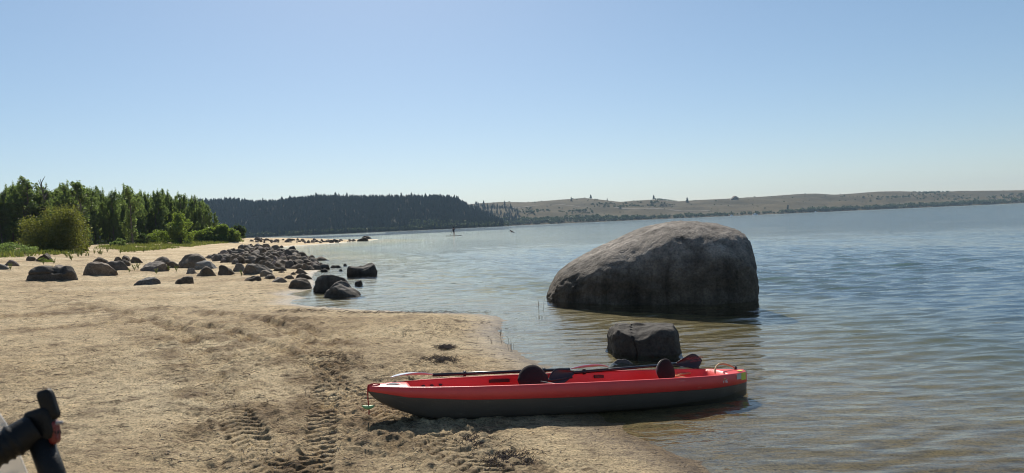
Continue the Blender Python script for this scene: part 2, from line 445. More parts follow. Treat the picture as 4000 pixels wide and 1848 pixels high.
MAT['black'] = plain('black_plastic', (0.018, 0.018, 0.020), 0.4, 0.5, 0.2, 30)
MAT['fabric'] = plain('black_fabric', (0.022, 0.016, 0.017), 0.85, 0.2, 0.3, 60, 0.002, 300)
MAT['fabric_brown'] = plain('maroon_fabric', (0.040, 0.022, 0.022), 0.8, 0.25, 0.3, 60, 0.002, 300)
MAT['piping'] = plain('grey_piping', (0.30, 0.27, 0.26), 0.6, 0.4)
MAT['maroon'] = plain('maroon_blade', (0.020, 0.011, 0.013), 0.33, 0.5, 0.15, 12)
MAT['silver'] = plain('pale_blade', (0.55, 0.58, 0.62), 0.22, 0.6, 0.08, 10)
MAT['shaft'] = plain('black_shaft', (0.016, 0.017, 0.020), 0.3, 0.55, 0.15, 20)
MAT['red_print'] = plain('red_print', (0.27, 0.055, 0.055), 0.5)
MAT['white'] = plain('white_print', (0.75, 0.74, 0.72), 0.5, 0.4, 0.06, 30)
MAT['dark_print'] = plain('dark_print', (0.03, 0.035, 0.04), 0.45)
MAT['lime'] = plain('yellow_green_sticker', (0.55, 0.62, 0.06), 0.45, 0.4, 0.1, 25)
MAT['silver_sticker'] = plain('grey_sticker', (0.42, 0.43, 0.40), 0.4, 0.5, 0.15, 40)
MAT['rope'] = plain('tan_rope', (0.50, 0.36, 0.20), 0.8, 0.2, 0.25, 80)
MAT['red_cord'] = plain('red_cord', (0.45, 0.07, 0.06), 0.75, 0.2, 0.25, 120)
MAT['green'] = plain('green_toggle', (0.22, 0.42, 0.17), 0.45, 0.5, 0.1, 40)
MAT['strap'] = plain('tan_strap', (0.60, 0.30, 0.13), 0.7, 0.3, 0.15, 60)
MAT['litter'] = plain('dark_plant_litter', (0.060, 0.048, 0.044), 0.9, 0.1, 0.4, 30)
MAT['twig'] = plain('dead_stem', (0.16, 0.13, 0.10), 0.9, 0.1, 0.4, 30)
MAT['pebble'] = plain('pebble', (0.36, 0.28, 0.20), 0.8, 0.3, 0.5, 6)
MAT['grip'] = plain('grip_rubber', (0.008, 0.008, 0.008), 0.55, 0.25, 0.2, 60, 0.0006, 400)
MAT['red_lens'] = plain('red_reflector', (0.16, 0.018, 0.014), 0.3, 0.5)
MAT['skin'] = plain('skin', (0.33, 0.19, 0.13), 0.6)
MAT['swimwear'] = plain('dark_swimwear', (0.02, 0.02, 0.028), 0.7)
MAT['hair'] = plain('dark_hair', (0.025, 0.017, 0.012), 0.6)
MAT['road'] = plain('dirt_road', (0.20, 0.165, 0.125), 0.95)
m, n, l, b = new_mat('clear_plastic')
b.inputs['Base Color'].default_value = (0.93, 0.92, 0.9, 1); b.inputs['Roughness'].default_value = 0.25
b.inputs['Alpha'].default_value = 0.32; MAT['clear'] = m

# ------------------------------------------------------------------ terrain
SHORE_PX = [  # the waterline in the picture, right to left and away, put down on z = 0
    (2790, 1848), (2640, 1775), (2500, 1712), (2400, 1665), (2310, 1600), (2235, 1520), (2160, 1450), (2090, 1412),
    (2010, 1372), (1965, 1330), (1950, 1290), (1968, 1252), (1940, 1234), (1850, 1226), (1700, 1222), (1560, 1217),
    (1400, 1209), (1250, 1199), (1150, 1189), (1128, 1180), (1150, 1171), (1195, 1163), (1160, 1158), (1112, 1150), (1150, 1143),
    (1215, 1130), (1228, 1105), (1215, 1085), (1225, 1065), (1262, 1050), (1262, 1038), (1215, 1018), (1165, 1000), (1110, 986),
    (1074, 974), (1100, 966), (1150, 960), (1230, 956), (1320, 949), (1392, 943)]
shore = [tuple(at_z(u, v, 0)[:2]) for u, v in SHORE_PX]
tail = [(-26, 139), (-27, 146), (-36, 152), (-46, 160), (-62, 172), (-90, 196), (-150, 240), (-400, 330)]
land = [(400, -260), (60, -50), (14, -9), (6.5, -1.5), (3.2, 2.6)] + shore + tail
POLY = np.array(land + [(-1500, 330), (-1500, -600), (400, -600)], float)
LINE = np.array(land, float)

def sdist(x, y):
    """signed distance to the waterline, positive on land"""
    x = np.asarray(x, float).ravel(); y = np.asarray(y, float).ravel()
    d2 = np.full(x.shape, 1e18)
    for (ax, ay), (bx, by) in zip(LINE[:-1], LINE[1:]):
        ex, ey = bx - ax, by - ay
        t = np.clip(((x - ax) * ex + (y - ay) * ey) / (ex * ex + ey * ey), 0, 1)
        d2 = np.minimum(d2, (x - ax - t * ex) ** 2 + (y - ay - t * ey) ** 2)
    ins = np.zeros(x.shape, bool)
    n = len(POLY)
    for i in range(n):
        ax, ay = POLY[i]; bx, by = POLY[(i + 1) % n]
        if ay == by: continue
        c = ((ay > y) != (by > y)) & (x < (bx - ax) * (y - ay) / (by - ay) + ax)
        ins ^= c
    return np.where(ins, 1, -1) * np.sqrt(d2)

def base_h(x, y):
    d = sdist(x, y)
    dl = np.maximum(d, 0); dw = np.maximum(-d, 0)
    zl = 0.22 * (1 - np.exp(-dl / 1.9)) + 0.014 * np.maximum(0, dl - 3) + (0.010 + 0.062 * sstep(10, 30, np.asarray(y, float).ravel())) * np.maximum(0, dl - 6)
    zl = np.where(zl > 1.15, 1.15 + (1 - np.exp(-(zl - 1.15) / 0.45)) * 0.45, zl)
    zw = -0.055 * np.minimum(dw, 7) - 0.06 * np.clip(dw - 7, 0, 25) - 0.01 * np.clip(dw - 26, 0, 300)
    return np.where(d > 0, zl, zw), d

def hit(u, v, water=True):
    """where the line of sight through a pixel meets the beach or the water"""
    d = ray(u, v)
    Y = np.geomspace(2.5, 600, 1600)
    x = d[0] / d[1] * Y; z = CAM_Z + d[2] / d[1] * Y
    g, _ = base_h(x, Y)
    if water: g = np.maximum(g, 0)
    k = np.argmax(z <= g)
    if k == 0: return None
    a = (z[k - 1] - g[k - 1]) / max(1e-9, (z[k - 1] - g[k - 1]) - (z[k] - g[k]))
    Yh = Y[k - 1] + a * (Y[k] - Y[k - 1])
    return np.array([d[0] / d[1] * Yh, Yh, g[k]])

def path_px(pts):
    out = []
    for u, v in pts:
        h = hit(u, v)
        if h is not None: out.append(h[:2])
    out = np.array(out)
    # resample smoothly
    t = np.concatenate([[0], np.cumsum(np.linalg.norm(np.diff(out, axis=0), axis=1))])
    s = np.arange(0, t[-1], 0.12)
    p = np.stack([np.interp(s, t, out[:, 0]), np.interp(s, t, out[:, 1])], 1)
    k = np.ones(9) / 9
    for c in range(2):
        q = np.pad(p[:, c], 4, mode='edge'); p[:, c] = np.convolve(q, k, 'valid')
    return p

TRACKS = [  # path, half width, period, depth, chevron slant
    ([(1215, 1880), (1240, 1760), (1258, 1650), (1268, 1560), (1268, 1480), (1250, 1420), (1215, 1360), (1160, 1310), (1080, 1270), (960, 1240), (800, 1215), (600, 1205), (300, 1222), (-100, 1240)], 0.125, 0.115, 0.046, 0.10),
    ([(1980, 1890), (1850, 1812), (1720, 1738), (1560, 1640), (1420, 1545), (1300, 1475), (1150, 1400), (1010, 1340), (860, 1290), (640, 1262), (300, 1275), (-100, 1300)], 0.16, 0.120, 0.044, 0.75),
    ([(1110, 1900), (1085, 1845), (1020, 1760), (950, 1680), (880, 1570), (825, 1470), (788, 1400), (750, 1330), (640, 1268), (450, 1215), (200, 1180), (-100, 1178)], 0.16, 0.120, 0.042, 0.75),
    ([(1290, 1600), (1330, 1480), (1320, 1400), (1260, 1320), (1180, 1270), (1050, 1235)], 0.12, 0.10, 0.035, 0.3),
]

def track_disp(x, y):
    z = np.zeros(x.shape); churn = np.zeros(x.shape); inb = np.zeros(x.shape)
    msk0 = (y > 2) & (y < 32) & (np.abs(x) < 20)
    idx = np.where(msk0)[0]
    xs, ys = x[idx], y[idx]
    for pts, hw, per, dep, sl in TRACKS:
        p = path_px(pts)
        best = np.full(xs.shape, 1e9); S = np.zeros(xs.shape); T = np.zeros(xs.shape); s0 = 0
        for (ax, ay), (bx, by) in zip(p[:-1], p[1:]):
            ex, ey = bx - ax, by - ay; L = math.hypot(ex, ey)
            if L < 1e-6: continue
            near = (np.abs(xs - ax) < 0.9) & (np.abs(ys - ay) < 0.9)
            j = np.where(near)[0]
            if len(j):
                t = np.clip(((xs[j] - ax) * ex + (ys[j] - ay) * ey) / (L * L), 0, 1)
                dx = xs[j] - ax - t * ex; dy = ys[j] - ay - t * ey
                dd = np.hypot(dx, dy); sg = np.sign(ex * dy - ey * dx)
                bt = dd < best[j]; jj = j[bt]
                best[jj] = dd[bt]; S[jj] = s0 + t[bt] * L; T[jj] = (sg * dd)[bt]
            s0 += L
        ok = best < 0.8
        a = np.abs(T) / hw
        band = 1 - sstep(0.85, 1.12, a)
        edge = np.exp(-((a - 1.2) / 0.22) ** 2)
        ph = (S + sl * np.abs(T) + 0.012 * np.sign(T)) / per + np.where(T > 0, 0.5, 0.0) * (sl > 0.2)
        fr = ph - np.floor(ph)
        lug = sstep(0.10, 0.26, fr) * (1 - sstep(0.46, 0.62, fr))
        wear = np.clip(0.80 + 0.7 * perlin(P2(xs, ys, 0.9, 3.3)) + 0.5 * perlin(P2(xs, ys, 3.1, 6.3)), 0.38, 1)
        crumb = 0.25 * perlin(P2(xs, ys, 17, 1.1))
        far_ = sstep(8, 11, np.hypot(xs, ys)); rut = far_ * (-0.040 * (1 - sstep(0.5, 1.2, a)) + 0.016 * np.exp(-((a - 1.6) / 0.4) ** 2)) * np.clip(0.75 + 0.7 * perlin(P2(xs, ys, 1.7, 2.2)), 0.15, 1)
        zz = rut - dep * band * (lug * 0.85 + 0.15 + crumb * 0.5) * wear + 0.25 * dep * edge * wear
        z[idx] += np.where(ok, zz, 0); churn[idx] = np.maximum(churn[idx], np.where(ok, np.exp(-((a - 1.8) / (1.2 + 1.6 * sstep(9, 12, np.hypot(xs, ys)))) ** 2), 0)); inb[idx] = np.maximum(inb[idx], np.where(ok, band * wear, 0))
    return z, churn, inb

def build_ground():
    th = np.concatenate([np.linspace(-180, -44, 40)[:-1], np.linspace(-44, 44, 680), np.linspace(44, 180, 40)[1:]])
    th = np.radians(th)
    r = np.concatenate([[0.05, 0.4, 0.9, 1.5, 2.1, 2.7, 3.2], np.exp(np.arange(math.log(3.6), math.log(10), 0.0026)), np.exp(np.arange(math.log(10), math.log(14), 0.0042)),
                        np.exp(np.arange(math.log(14), math.log(70), 0.0105)), np.exp(np.arange(math.log(70), math.log(4200), 0.04))])
    R, T = np.meshgrid(r, th, indexing='ij')
    x = (R * np.sin(T)).ravel(); y = (R * np.cos(T)).ravel()
    z, d = base_h(x, y)
    rr = np.hypot(x, y)
    near = np.where((rr < 80) & (np.abs(np.arctan2(x, y)) < 0.8))[0]
    xn, yn, dn = x[near], y[near], d[near]
    tz, churn, inb = track_disp(xn, yn)
    dry = sstep(0.05, 1.2, dn); sub = sstep(-0.3, 0.3, -dn)
    fine = 1 - sstep(20, 45, rr[near])
    lump = np.clip(0.35 + 1.1 * perlin(P2(xn, yn, 0.5, 9.1)), 0.1, 1.2)
    rough = 0.026 * fbm(P2(xn, yn, 2.6, 2.0), 3) + 0.045 * np.minimum(0, fbm(P2(xn, yn, 4.5, 5.0), 2) + 0.15) * lump
    rough = rough + fine * 0.024 * fbm(P2(xn, yn, 9.0, 7.0), 3) * (0.45 + lump) + (1 - sstep(7, 12, rr[near])) * 0.010 * fbm(P2(xn, yn, 24.0, 9.0), 2) * lump
    dunes = 0.05 * fbm(P2(xn, yn, 0.35, 4.0), 2)
    cz = (tz + churn * (1 - sstep(28, 50, rr[near])) * (0.020 * fbm(P2(xn, yn, 13.0, 3.0), 2) + 0.024 * sstep(8, 12, rr[near]) * fbm(P2(xn, yn, 7.0, 6.0), 3)) + rough * (1 - 0.75 * inb)) * dry + dunes * sstep(0.3, 3.0, dn)
    rip = sub * (0.010 * perlin(np.stack([xn * 1.2, yn * 5.0, 0 * xn], 1)) + 0.008 * fbm(P2(xn, yn, 3.0, 8.0), 2))
    z[near] += cz + rip
    n, k = len(r), len(th)
    i = np.arange(n - 1)[:, None] * k + np.arange(k - 1)[None, :]
    f = np.stack([i, i + k, i + k + 1, i + 1], -1).reshape(-1, 4)
    me = mesh_np('sand_beach', np.stack([x, y, z], 1), f)
    me.flip_normals()
    ca = np.zeros(len(x)); wide = np.clip(churn * 0.9 + (0.5 + 0.6 * sstep(8, 12, rr[near])) * inb, 0, 1)
    ca[near] = np.clip(wide * np.clip(0.45 + 1.3 * fbm(P2(xn, yn, 1.6, 12.0), 4), 0, 1), 0, 1) * dry
    at = me.attributes.new('churn', 'FLOAT', 'POINT'); at.data.foreach_set('value', ca.astype(np.float32))
    o = obj('sand_beach', me, MAT['sand']); tag(o, kind='structure')
    return o

def build_water():
    th = np.radians(np.concatenate([np.linspace(-88, -46, 14)[:-1], np.linspace(-46, 46, 520), np.linspace(46, 100, 20)[1:]]))
    r = np.concatenate([np.exp(np.arange(math.log(2.2), math.log(90), 0.0042)), np.exp(np.arange(math.log(90), math.log(3600), 0.03))])
    R, T = np.meshgrid(r, th, indexing='ij')
    x = (R * np.sin(T)).ravel(); y = (R * np.cos(T)).ravel(); rr = R.ravel()
    d = -sdist(x, y)
    amp = 0.25 + 0.75 * sstep(0.3, 9.0, d)
    amp = amp * sstep(-0.3, 0.8, d) * (1.25 + 0.75 * sstep(3, 20, d))
    gust = np.clip(0.8 + 0.7 * perlin(P2(x, y, 0.12, 1.0)), 0.3, 1.6)
    z = np.zeros(x.shape)
    rs = np.random.RandomState(12)
    wx = x + 0.25 * perlin(P2(x, y, 0.45, 5.0)); wy = y + 0.25 * perlin(P2(x, y, 0.45, 8.0))
    for k in range(46):
        lam = 0.16 * (1.2 / 0.16) ** rs.rand()
        a = rs.normal(math.radians(95), math.radians(15))
        kx, ky = math.cos(a) * 2 * math.pi / lam, math.sin(a) * 2 * math.pi / lam
        sl = 0.052 if lam < 0.45 else (0.040 if lam < 0.9 else 0.022)
        A = sl * lam / (2 * math.pi) * 1.15
        fade = 1 - sstep(0.12 * lam / 0.0042, 0.30 * lam / 0.0042, rr)
        ph = kx * wx + ky * wy + rs.rand() * 6.283
        z += A * fade * (np.sin(ph) + 0.28 * np.sin(2 * ph + 0.6))
    z *= amp * gust
    g, _ = base_h(x, y)
    n, k = len(r), len(th)
    i = np.arange(n - 1)[:, None] * k + np.arange(k - 1)[None, :]
    f = np.stack([i, i + k, i + k + 1, i + 1], -1).reshape(-1, 4)
    keep = (g[f].min(1) < 0.10)
    f = f[keep][:, ::-1]
    used = np.unique(f); mp = np.full(len(x), -1); mp[used] = np.arange(len(used))
    me = mesh_np('lake_water', np.stack([x, y, z], 1)[used], mp[f])
    at = me.attributes.new('chop', 'FLOAT', 'POINT'); at.data.foreach_set('value', (sstep(11.0, 55.0, rr) * np.clip(gust, 0.5, 1.3))[used].astype(np.float32))
    o = obj('lake_water', me, MAT['water']); tag(o, kind='structure')
    return o

build_ground()
build_water()

# ------------------------------------------------------------------ far hills
def px2576(pts): return [(a * 1.5528, b_ * 1.5528) for a, b_ in pts]

LEFT_TOP = [(-1600, 800), (-400, 790), (300, 790), (840, 792), (900, 786), (985, 797), (1080, 796), (1150, 786), (1250, 776), (1320, 777), (1420, 778),
            (1520, 778), (1620, 777), (1700, 776), (1750, 779), (1790, 790), (1835, 806), (1875, 826), (1915, 846), (1950, 862), (1985, 874)]
RIGHT_TOP = [(1500, 810), (1700, 806), (1800, 803)] + px2576([(1190, 513), (1260, 508), (1330, 509), (1400, 503), (1470, 498), (1500, 501), (1560, 508), (1610, 504), (1650, 502),
             (1700, 507), (1760, 503), (1850, 499), (1930, 494), (2010, 488), (2050, 487), (2100, 490), (2160, 486), (2210, 482), (2260, 481), (2330, 483), (2400, 482), (2460, 480), (2576, 479), (2800, 474), (3400, 462), (4200, 450)])

def hill(name, top, Ys, Yc, us, mat, seed, rough):
    tu = np.array([p[0] for p in top]); tv = np.array([p[1] for p in top])
    S = np.concatenate([np.linspace(-0.04, 1, 34), [1.15, 1.4, 1.8]])
    V = []
    for u in us:
        v = np.interp(u, tu, tv)
        ys = Ys(u); yc = Yc(u)
        crest = at_depth(u, v, yc)
        foot = at_depth(u, horizon_y(u), ys)
        for s in S:
            p = foot + (crest - foot) * min(s, 1.8)
            if s <= 1:
                e = max(s, 0) ** 0.86
                z = -0.6 + 1.0 * min(1, max(0, s + 0.04) / 0.04) + (crest[2] - 0.4) * (0.35 * max(s, 0) + 0.65 * float(sstep(-0.25, 1.0, max(s, 0)) - sstep(-0.25, 1.0, 0)) / float(1 - sstep(-0.25, 1.0, 0)))
            else:
                z = crest[2] * (1 - 0.6 * (s - 1) ** 1.5)
            V.append((p[0], p[1], z))
    V = np.array(V); ns = len(S); nu = len(us)
    s_all = np.tile(S, nu)
    amp = rough * np.clip(s_all, 0, 1) * (1 - np.clip(s_all, 0, 1)) * 4
    V[:, 2] += amp * fbm(P2(V[:, 0], V[:, 1], 0.008, seed), 4)
    i = np.arange(nu - 1)[:, None] * ns + np.arange(ns - 1)[None, :]
    f = np.stack([i, i + ns, i + ns + 1, i + 1], -1).reshape(-1, 4)
    me = mesh_np(name, V, f)
    o = obj(name, me, mat); tag(o, kind='structure')
    return V.reshape(nu, ns, 3), S

LU = np.linspace(-1500, 1985, 180)
RU = np.linspace(1500, 6000, 220)
LYs = lambda u: 1020 + 60 * math.sin(u * 0.004)
LYc = lambda u: 1330 + 40 * math.sin(u * 0.003 + 1)
RYs = lambda u: 1500 + 0.10 * (u - 1800)
RYc = lambda u: 2050 + 0.10 * (u - 1800)
HL, HS = hill('forested_hill', LEFT_TOP, LYs, LYc, LU, MAT['hill_forest'], 1.0, 5.0)
HR, _ = hill('dry_hill', RIGHT_TOP, RYs, RYc, RU, MAT['hill_dry'], 2.0, 9.0)

def hill_pt(Hm, us, u, s):
    a = np.interp(u, us, np.arange(len(us))); i = int(min(max(a, 0), len(us) - 2)); t = a - i
    c = np.interp(s, HS, np.arange(len(HS))); j = int(min(c, len(HS) - 2)); q = c - j
    return ((Hm[i, j] * (1 - t) + Hm[i + 1, j] * t) * (1 - q) + (Hm[i, j + 1] * (1 - t) + Hm[i + 1, j + 1] * t) * q)

def conifer_geo(rs, tiers=5, sides=6, slim=0.19):
    V = []; Fc = []
    V += [(-0.012, 0, 0), (0.012, 0.0, 0), (0, 0.015, 0), (0, 0, 0.5)]; Fc += [(0, 1, 3), (1, 2, 3), (2, 0, 3)]
    for t in range(tiers):
        z0 = 0.10 + 0.80 * t / tiers; z1 = min(1.0, z0 + 0.34)
        if t == tiers - 1: z1 = 1.0
        r = slim * (1 - z0) ** 0.8 * (0.85 + 0.3 * rs.rand()) + 0.015
        n = len(V); a0 = rs.rand() * 6
        V.append((rs.normal() * .008, rs.normal() * .008, z1))
        for k in range(sides):
            an = a0 + 6.283 * k / sides; q = r * (0.6 + 0.7 * rs.rand())
            V.append((q * math.cos(an), q * math.sin(an), z0 + rs.normal() * 0.03))
        for k in range(sides):
            Fc.append((n, n + 1 + k, n + 1 + (k + 1) % sides))
    return np.array(V), np.array(Fc)

def bushy_geo(rs, nleaf=70, sx=0.35, size=0.14):
    """small far broadleaf tree, unit height"""
    V = []; Fc = []
    for k in range(nleaf):
        u = rs.normal(size=3); u /= np.linalg.norm(u); q = rs.rand() ** 0.4
        c = np.array([u[0] * sx * q, u[1] * sx * q, 0.52 + 0.46 * u[2] * q])
        a = rs.normal(size=3); a /= np.linalg.norm(a); b_ = np.cross(a, rs.normal(size=3)); b_ /= np.linalg.norm(b_)
        s = size * (0.6 + 0.8 * rs.rand()); n = len(V)
        V += [c + a * s, c + b_ * s * .8, c - a * s * .9, c - b_ * s * .8]; Fc += [(n, n + 1, n + 2), (n, n + 2, n + 3)]
    n = len(V)
    V += [np.array((-0.02, 0, 0)), np.array((0.02, 0, 0)), np.array((0, 0.02, 0)), np.array((0, 0, 0.6))]; Fc += [(n, n + 1, n + 3), (n + 1, n + 2, n + 3), (n + 2, n, n + 3)]
    return np.array(V), np.array(Fc)

def merge_copies(name, geos, places, mat):
    Vs = []; Fs = []; n = 0
    for k, (x, y, z, h, w, a) in enumerate(places):
        V, Fc = geos[k % len(geos)]
        c, s = math.cos(a), math.sin(a)
        q = np.stack([(V[:, 0] * c - V[:, 1] * s) * h * w + x, (V[:, 0] * s + V[:, 1] * c) * h * w + y, V[:, 2] * h + z], 1)
        Vs.append(q); Fs.append(Fc + n); n += len(V)
    me = mesh_np(name, np.concatenate(Vs), np.concatenate(Fs), smooth=False)
    return obj(name, me, mat)

rs = np.random.RandomState(11)
con = [conifer_geo(rs, 5, 6, 0.15 + 0.08 * rs.rand()) for _ in range(10)]
pl = []
while len(pl) < 9000:
    u = rs.uniform(300, 1965); s = rs.rand() ** 0.9
    if u > 1760 and s > 1 - (u - 1760) / 420 and rs.rand() < 0.75: continue
    p = hill_pt(HL, LU, u, s)
    h = rs.uniform(6.0, 11.5) * (1.0 if s < 0.93 else 0.8)
    pl.append((p[0], p[1], p[2] - 0.3, h, rs.uniform(0.8, 1.25), rs.rand() * 6))
for k in range(420):
    u = 1700 + 330 * rs.rand(); s = rs.uniform(0.0, 0.9) * (1 - 0.5 * max(0, (u - 1850) / 180))
    p = hill_pt(HR, RU, u, s); pl.append((p[0], p[1], p[2] - 0.3, rs.uniform(6, 15), rs.uniform(0.8, 1.2), rs.rand() * 6))
o = merge_copies('hillside_forest', con, pl, MAT['conifer'])
tag(o, 'dense dark conifer forest covering the far hillside', 'forest', kind='stuff')

con_me = []
for V, Fc in con[:6]:
    me = mesh_np('conifer', V, Fc, smooth=False); me.materials.append(MAT['conifer']); con_me.append(me)
bush_far = [bushy_geo(rs, 70, 0.38 + 0.2 * rs.rand()) for _ in range(8)]

def far_conifer(u, s, h, w, lab, grp, Hm=HL, us=LU, k=0):
    p = hill_pt(Hm, us, u, s)
    o = bpy.data.objects.new('conifer_tree', con_me[k % 6]); COL.objects.link(o)
    o.location = (p[0], p[1], p[2] - 0.4); o.scale = (h * w, h * w, h); o.rotation_euler = (0, 0, k * 1.3)
    tag(o, lab, 'tree', grp)
    return o
for k in range(64):
    u = 850 + (1800 - 850) * (k + rs.uniform(-0.4, 0.4)) / 64
    far_conifer(u, 0.99, 5.0 + 8.5 * rs.rand() ** 1.6, rs.uniform(1.0, 1.8), 'small conifer standing on the skyline of the forested hill', 'conifers on the skyline of the forested hill', k=k)
for k, (u, v_h, lab) in enumerate([(1790, 13, 'tall lone conifer at the open right shoulder of the forested hill'), (1808, 9, 'short conifer just right of the forested shoulder, on the bare slope'),
                                   (2308, 13, 'dark round-topped lone tree on the dry hill crest, left of two'), (2372, 8, 'smaller lone tree on the dry hill crest, right of two'),
                                   (2554, 15, 'tall dark lone tree on the dry hill crest above the big boulder')]):
    far_conifer(u, 0.985, v_h, 1.7, lab, None, HR if k > 1 else HL, RU if k > 1 else LU, k)
for k, (u, s, h, lab) in enumerate([(2685, 0.72, 17, 'dark pointed conifer on the dry slope left of the dome-shaped outcrop'),
                                    (2232, 0.80, 13, 'lone dark conifer partway up the dry slope'), (1890, 0.78, 15, 'dark conifer on the dry slope beside the edge of the forest'),
                                    (1972, 0.7, 13, 'single dark conifer low on the dry slope right of the forest'), (3078, 0.10, 17, 'dark pointed tree among the green trees on the far shore')]):
    far_conifer(u, s, h, 1.5, lab, None, HR, RU, k + 2)

# green trees along the far shore and patches of scrub on the dry hill
pl = []
for k in range(1500):
    u = rs.uniform(1500, 5200)
    f = np.interp(u, [1500, 1960, 2400, 2700, 2800, 3050, 3110, 3300, 3700, 4000, 5200], [0.5, 1.0, 1.1, 0.7, 0.4, 0.5, 1.3, 1.1, 0.9, 1.4, 1.4])
    if rs.rand() > f: continue
    s = rs.uniform(0.0, np.interp(u, [1500, 2000, 2500, 2800, 3100, 4200], [0.14, 0.16, 0.10, 0.05, 0.06, 0.13]))
    p = hill_pt(HR, RU, u, s); h = rs.uniform(4, 9.5) * min(1.2, 0.7 + 0.4 * f)
    pl.append((p[0], p[1], p[2] - 0.3, h, rs.uniform(0.9, 1.5), rs.rand() * 6))
for cu, cs, wu, ws, nn in [(2080, .42, 45, .07, 50), (2270, .36, 50, .06, 50), (2350, .62, 40, .05, 30), (2465, .52, 75, .06, 60), (2575, .60, 45, .05, 35), (2600, .93, 35, .02, 18), (3560, .5, 160, .12, 90), (3640, .85, 70, .06, 40), (3900, .35, 200, .12, 80)]:
    for k in range(nn):
        p = hill_pt(HR, RU, cu + rs.normal() * wu * .6, min(.97, max(.05, cs + rs.normal() * ws * .6)))
        pl.append((p[0], p[1], p[2] - 0.3, rs.uniform(2.5, 5.5), rs.uniform(1.0, 1.7), rs.rand() * 6))
for k in range(260):
    p = hill_pt(HR, RU, rs.uniform(1900, 4100), rs.uniform(0.1, 0.98))
    pl.append((p[0], p[1], p[2] - 0.3, rs.uniform(1.2, 3.2), rs.uniform(1.2, 2.2), rs.rand() * 6))
for k in range(420):
    u = rs.uniform(900, 1990); p = hill_pt(HL, LU, u, rs.uniform(0, 0.035 + 0.08 * max(0, (u - 1500) / 500)))
    pl.append((p[0], p[1], p[2] - 0.3, rs.uniform(3, 6.5), rs.uniform(0.9, 1.5), rs.rand() * 6))
for k in range(260):
    u = rs.uniform(1600, 2200)
    Hm, us = (HL, LU) if u < 1960 else (HR, RU)
    p = hill_pt(Hm, us, u, rs.uniform(0, 0.16)); pl.append((p[0], p[1], p[2] - 0.3, rs.uniform(4, 8), rs.uniform(1.0, 1.6), rs.rand() * 6))
o = merge_copies('far_shore_woods', bush_far, pl, MAT['far_green'])
tag(o, 'low green broadleaf woods and scrub along the far shore', 'woods', kind='stuff')

# dirt road across the dry hill
mb = MB(); prev = None
for u in np.arange(1960, 2780, 14):
    s = np.interp(u, [1960, 2200, 2420, 2600, 2780], [0.62, 0.60, 0.42, 0.34, 0.27])
    p = hill_pt(HR, RU, u, s); q = hill_pt(HR, RU, u, s + 0.012)
    cur = [(p[0], p[1], p[2] + 0.6), (q[0], q[1], q[2] + 0.6)]
    if prev: mb.add([prev[0], cur[0], cur[1], prev[1]], [(0, 1, 2, 3)])
    prev = cur
tag(mb.build('dirt_road', MAT['road']), kind='structure')

# ------------------------------------------------------------------ rocks
_ico = {}
def ico(sub):
    if sub not in _ico:
        bm = bmesh.new(); bmesh.ops.create_icosphere(bm, subdivisions=sub, radius=1.0)
        V = np.array([v.co[:] for v in bm.verts]); Fc = np.array([[v.index for v in f.verts] for f in bm.faces]); bm.free()
        _ico[sub] = (V, Fc)
    return _ico[sub]

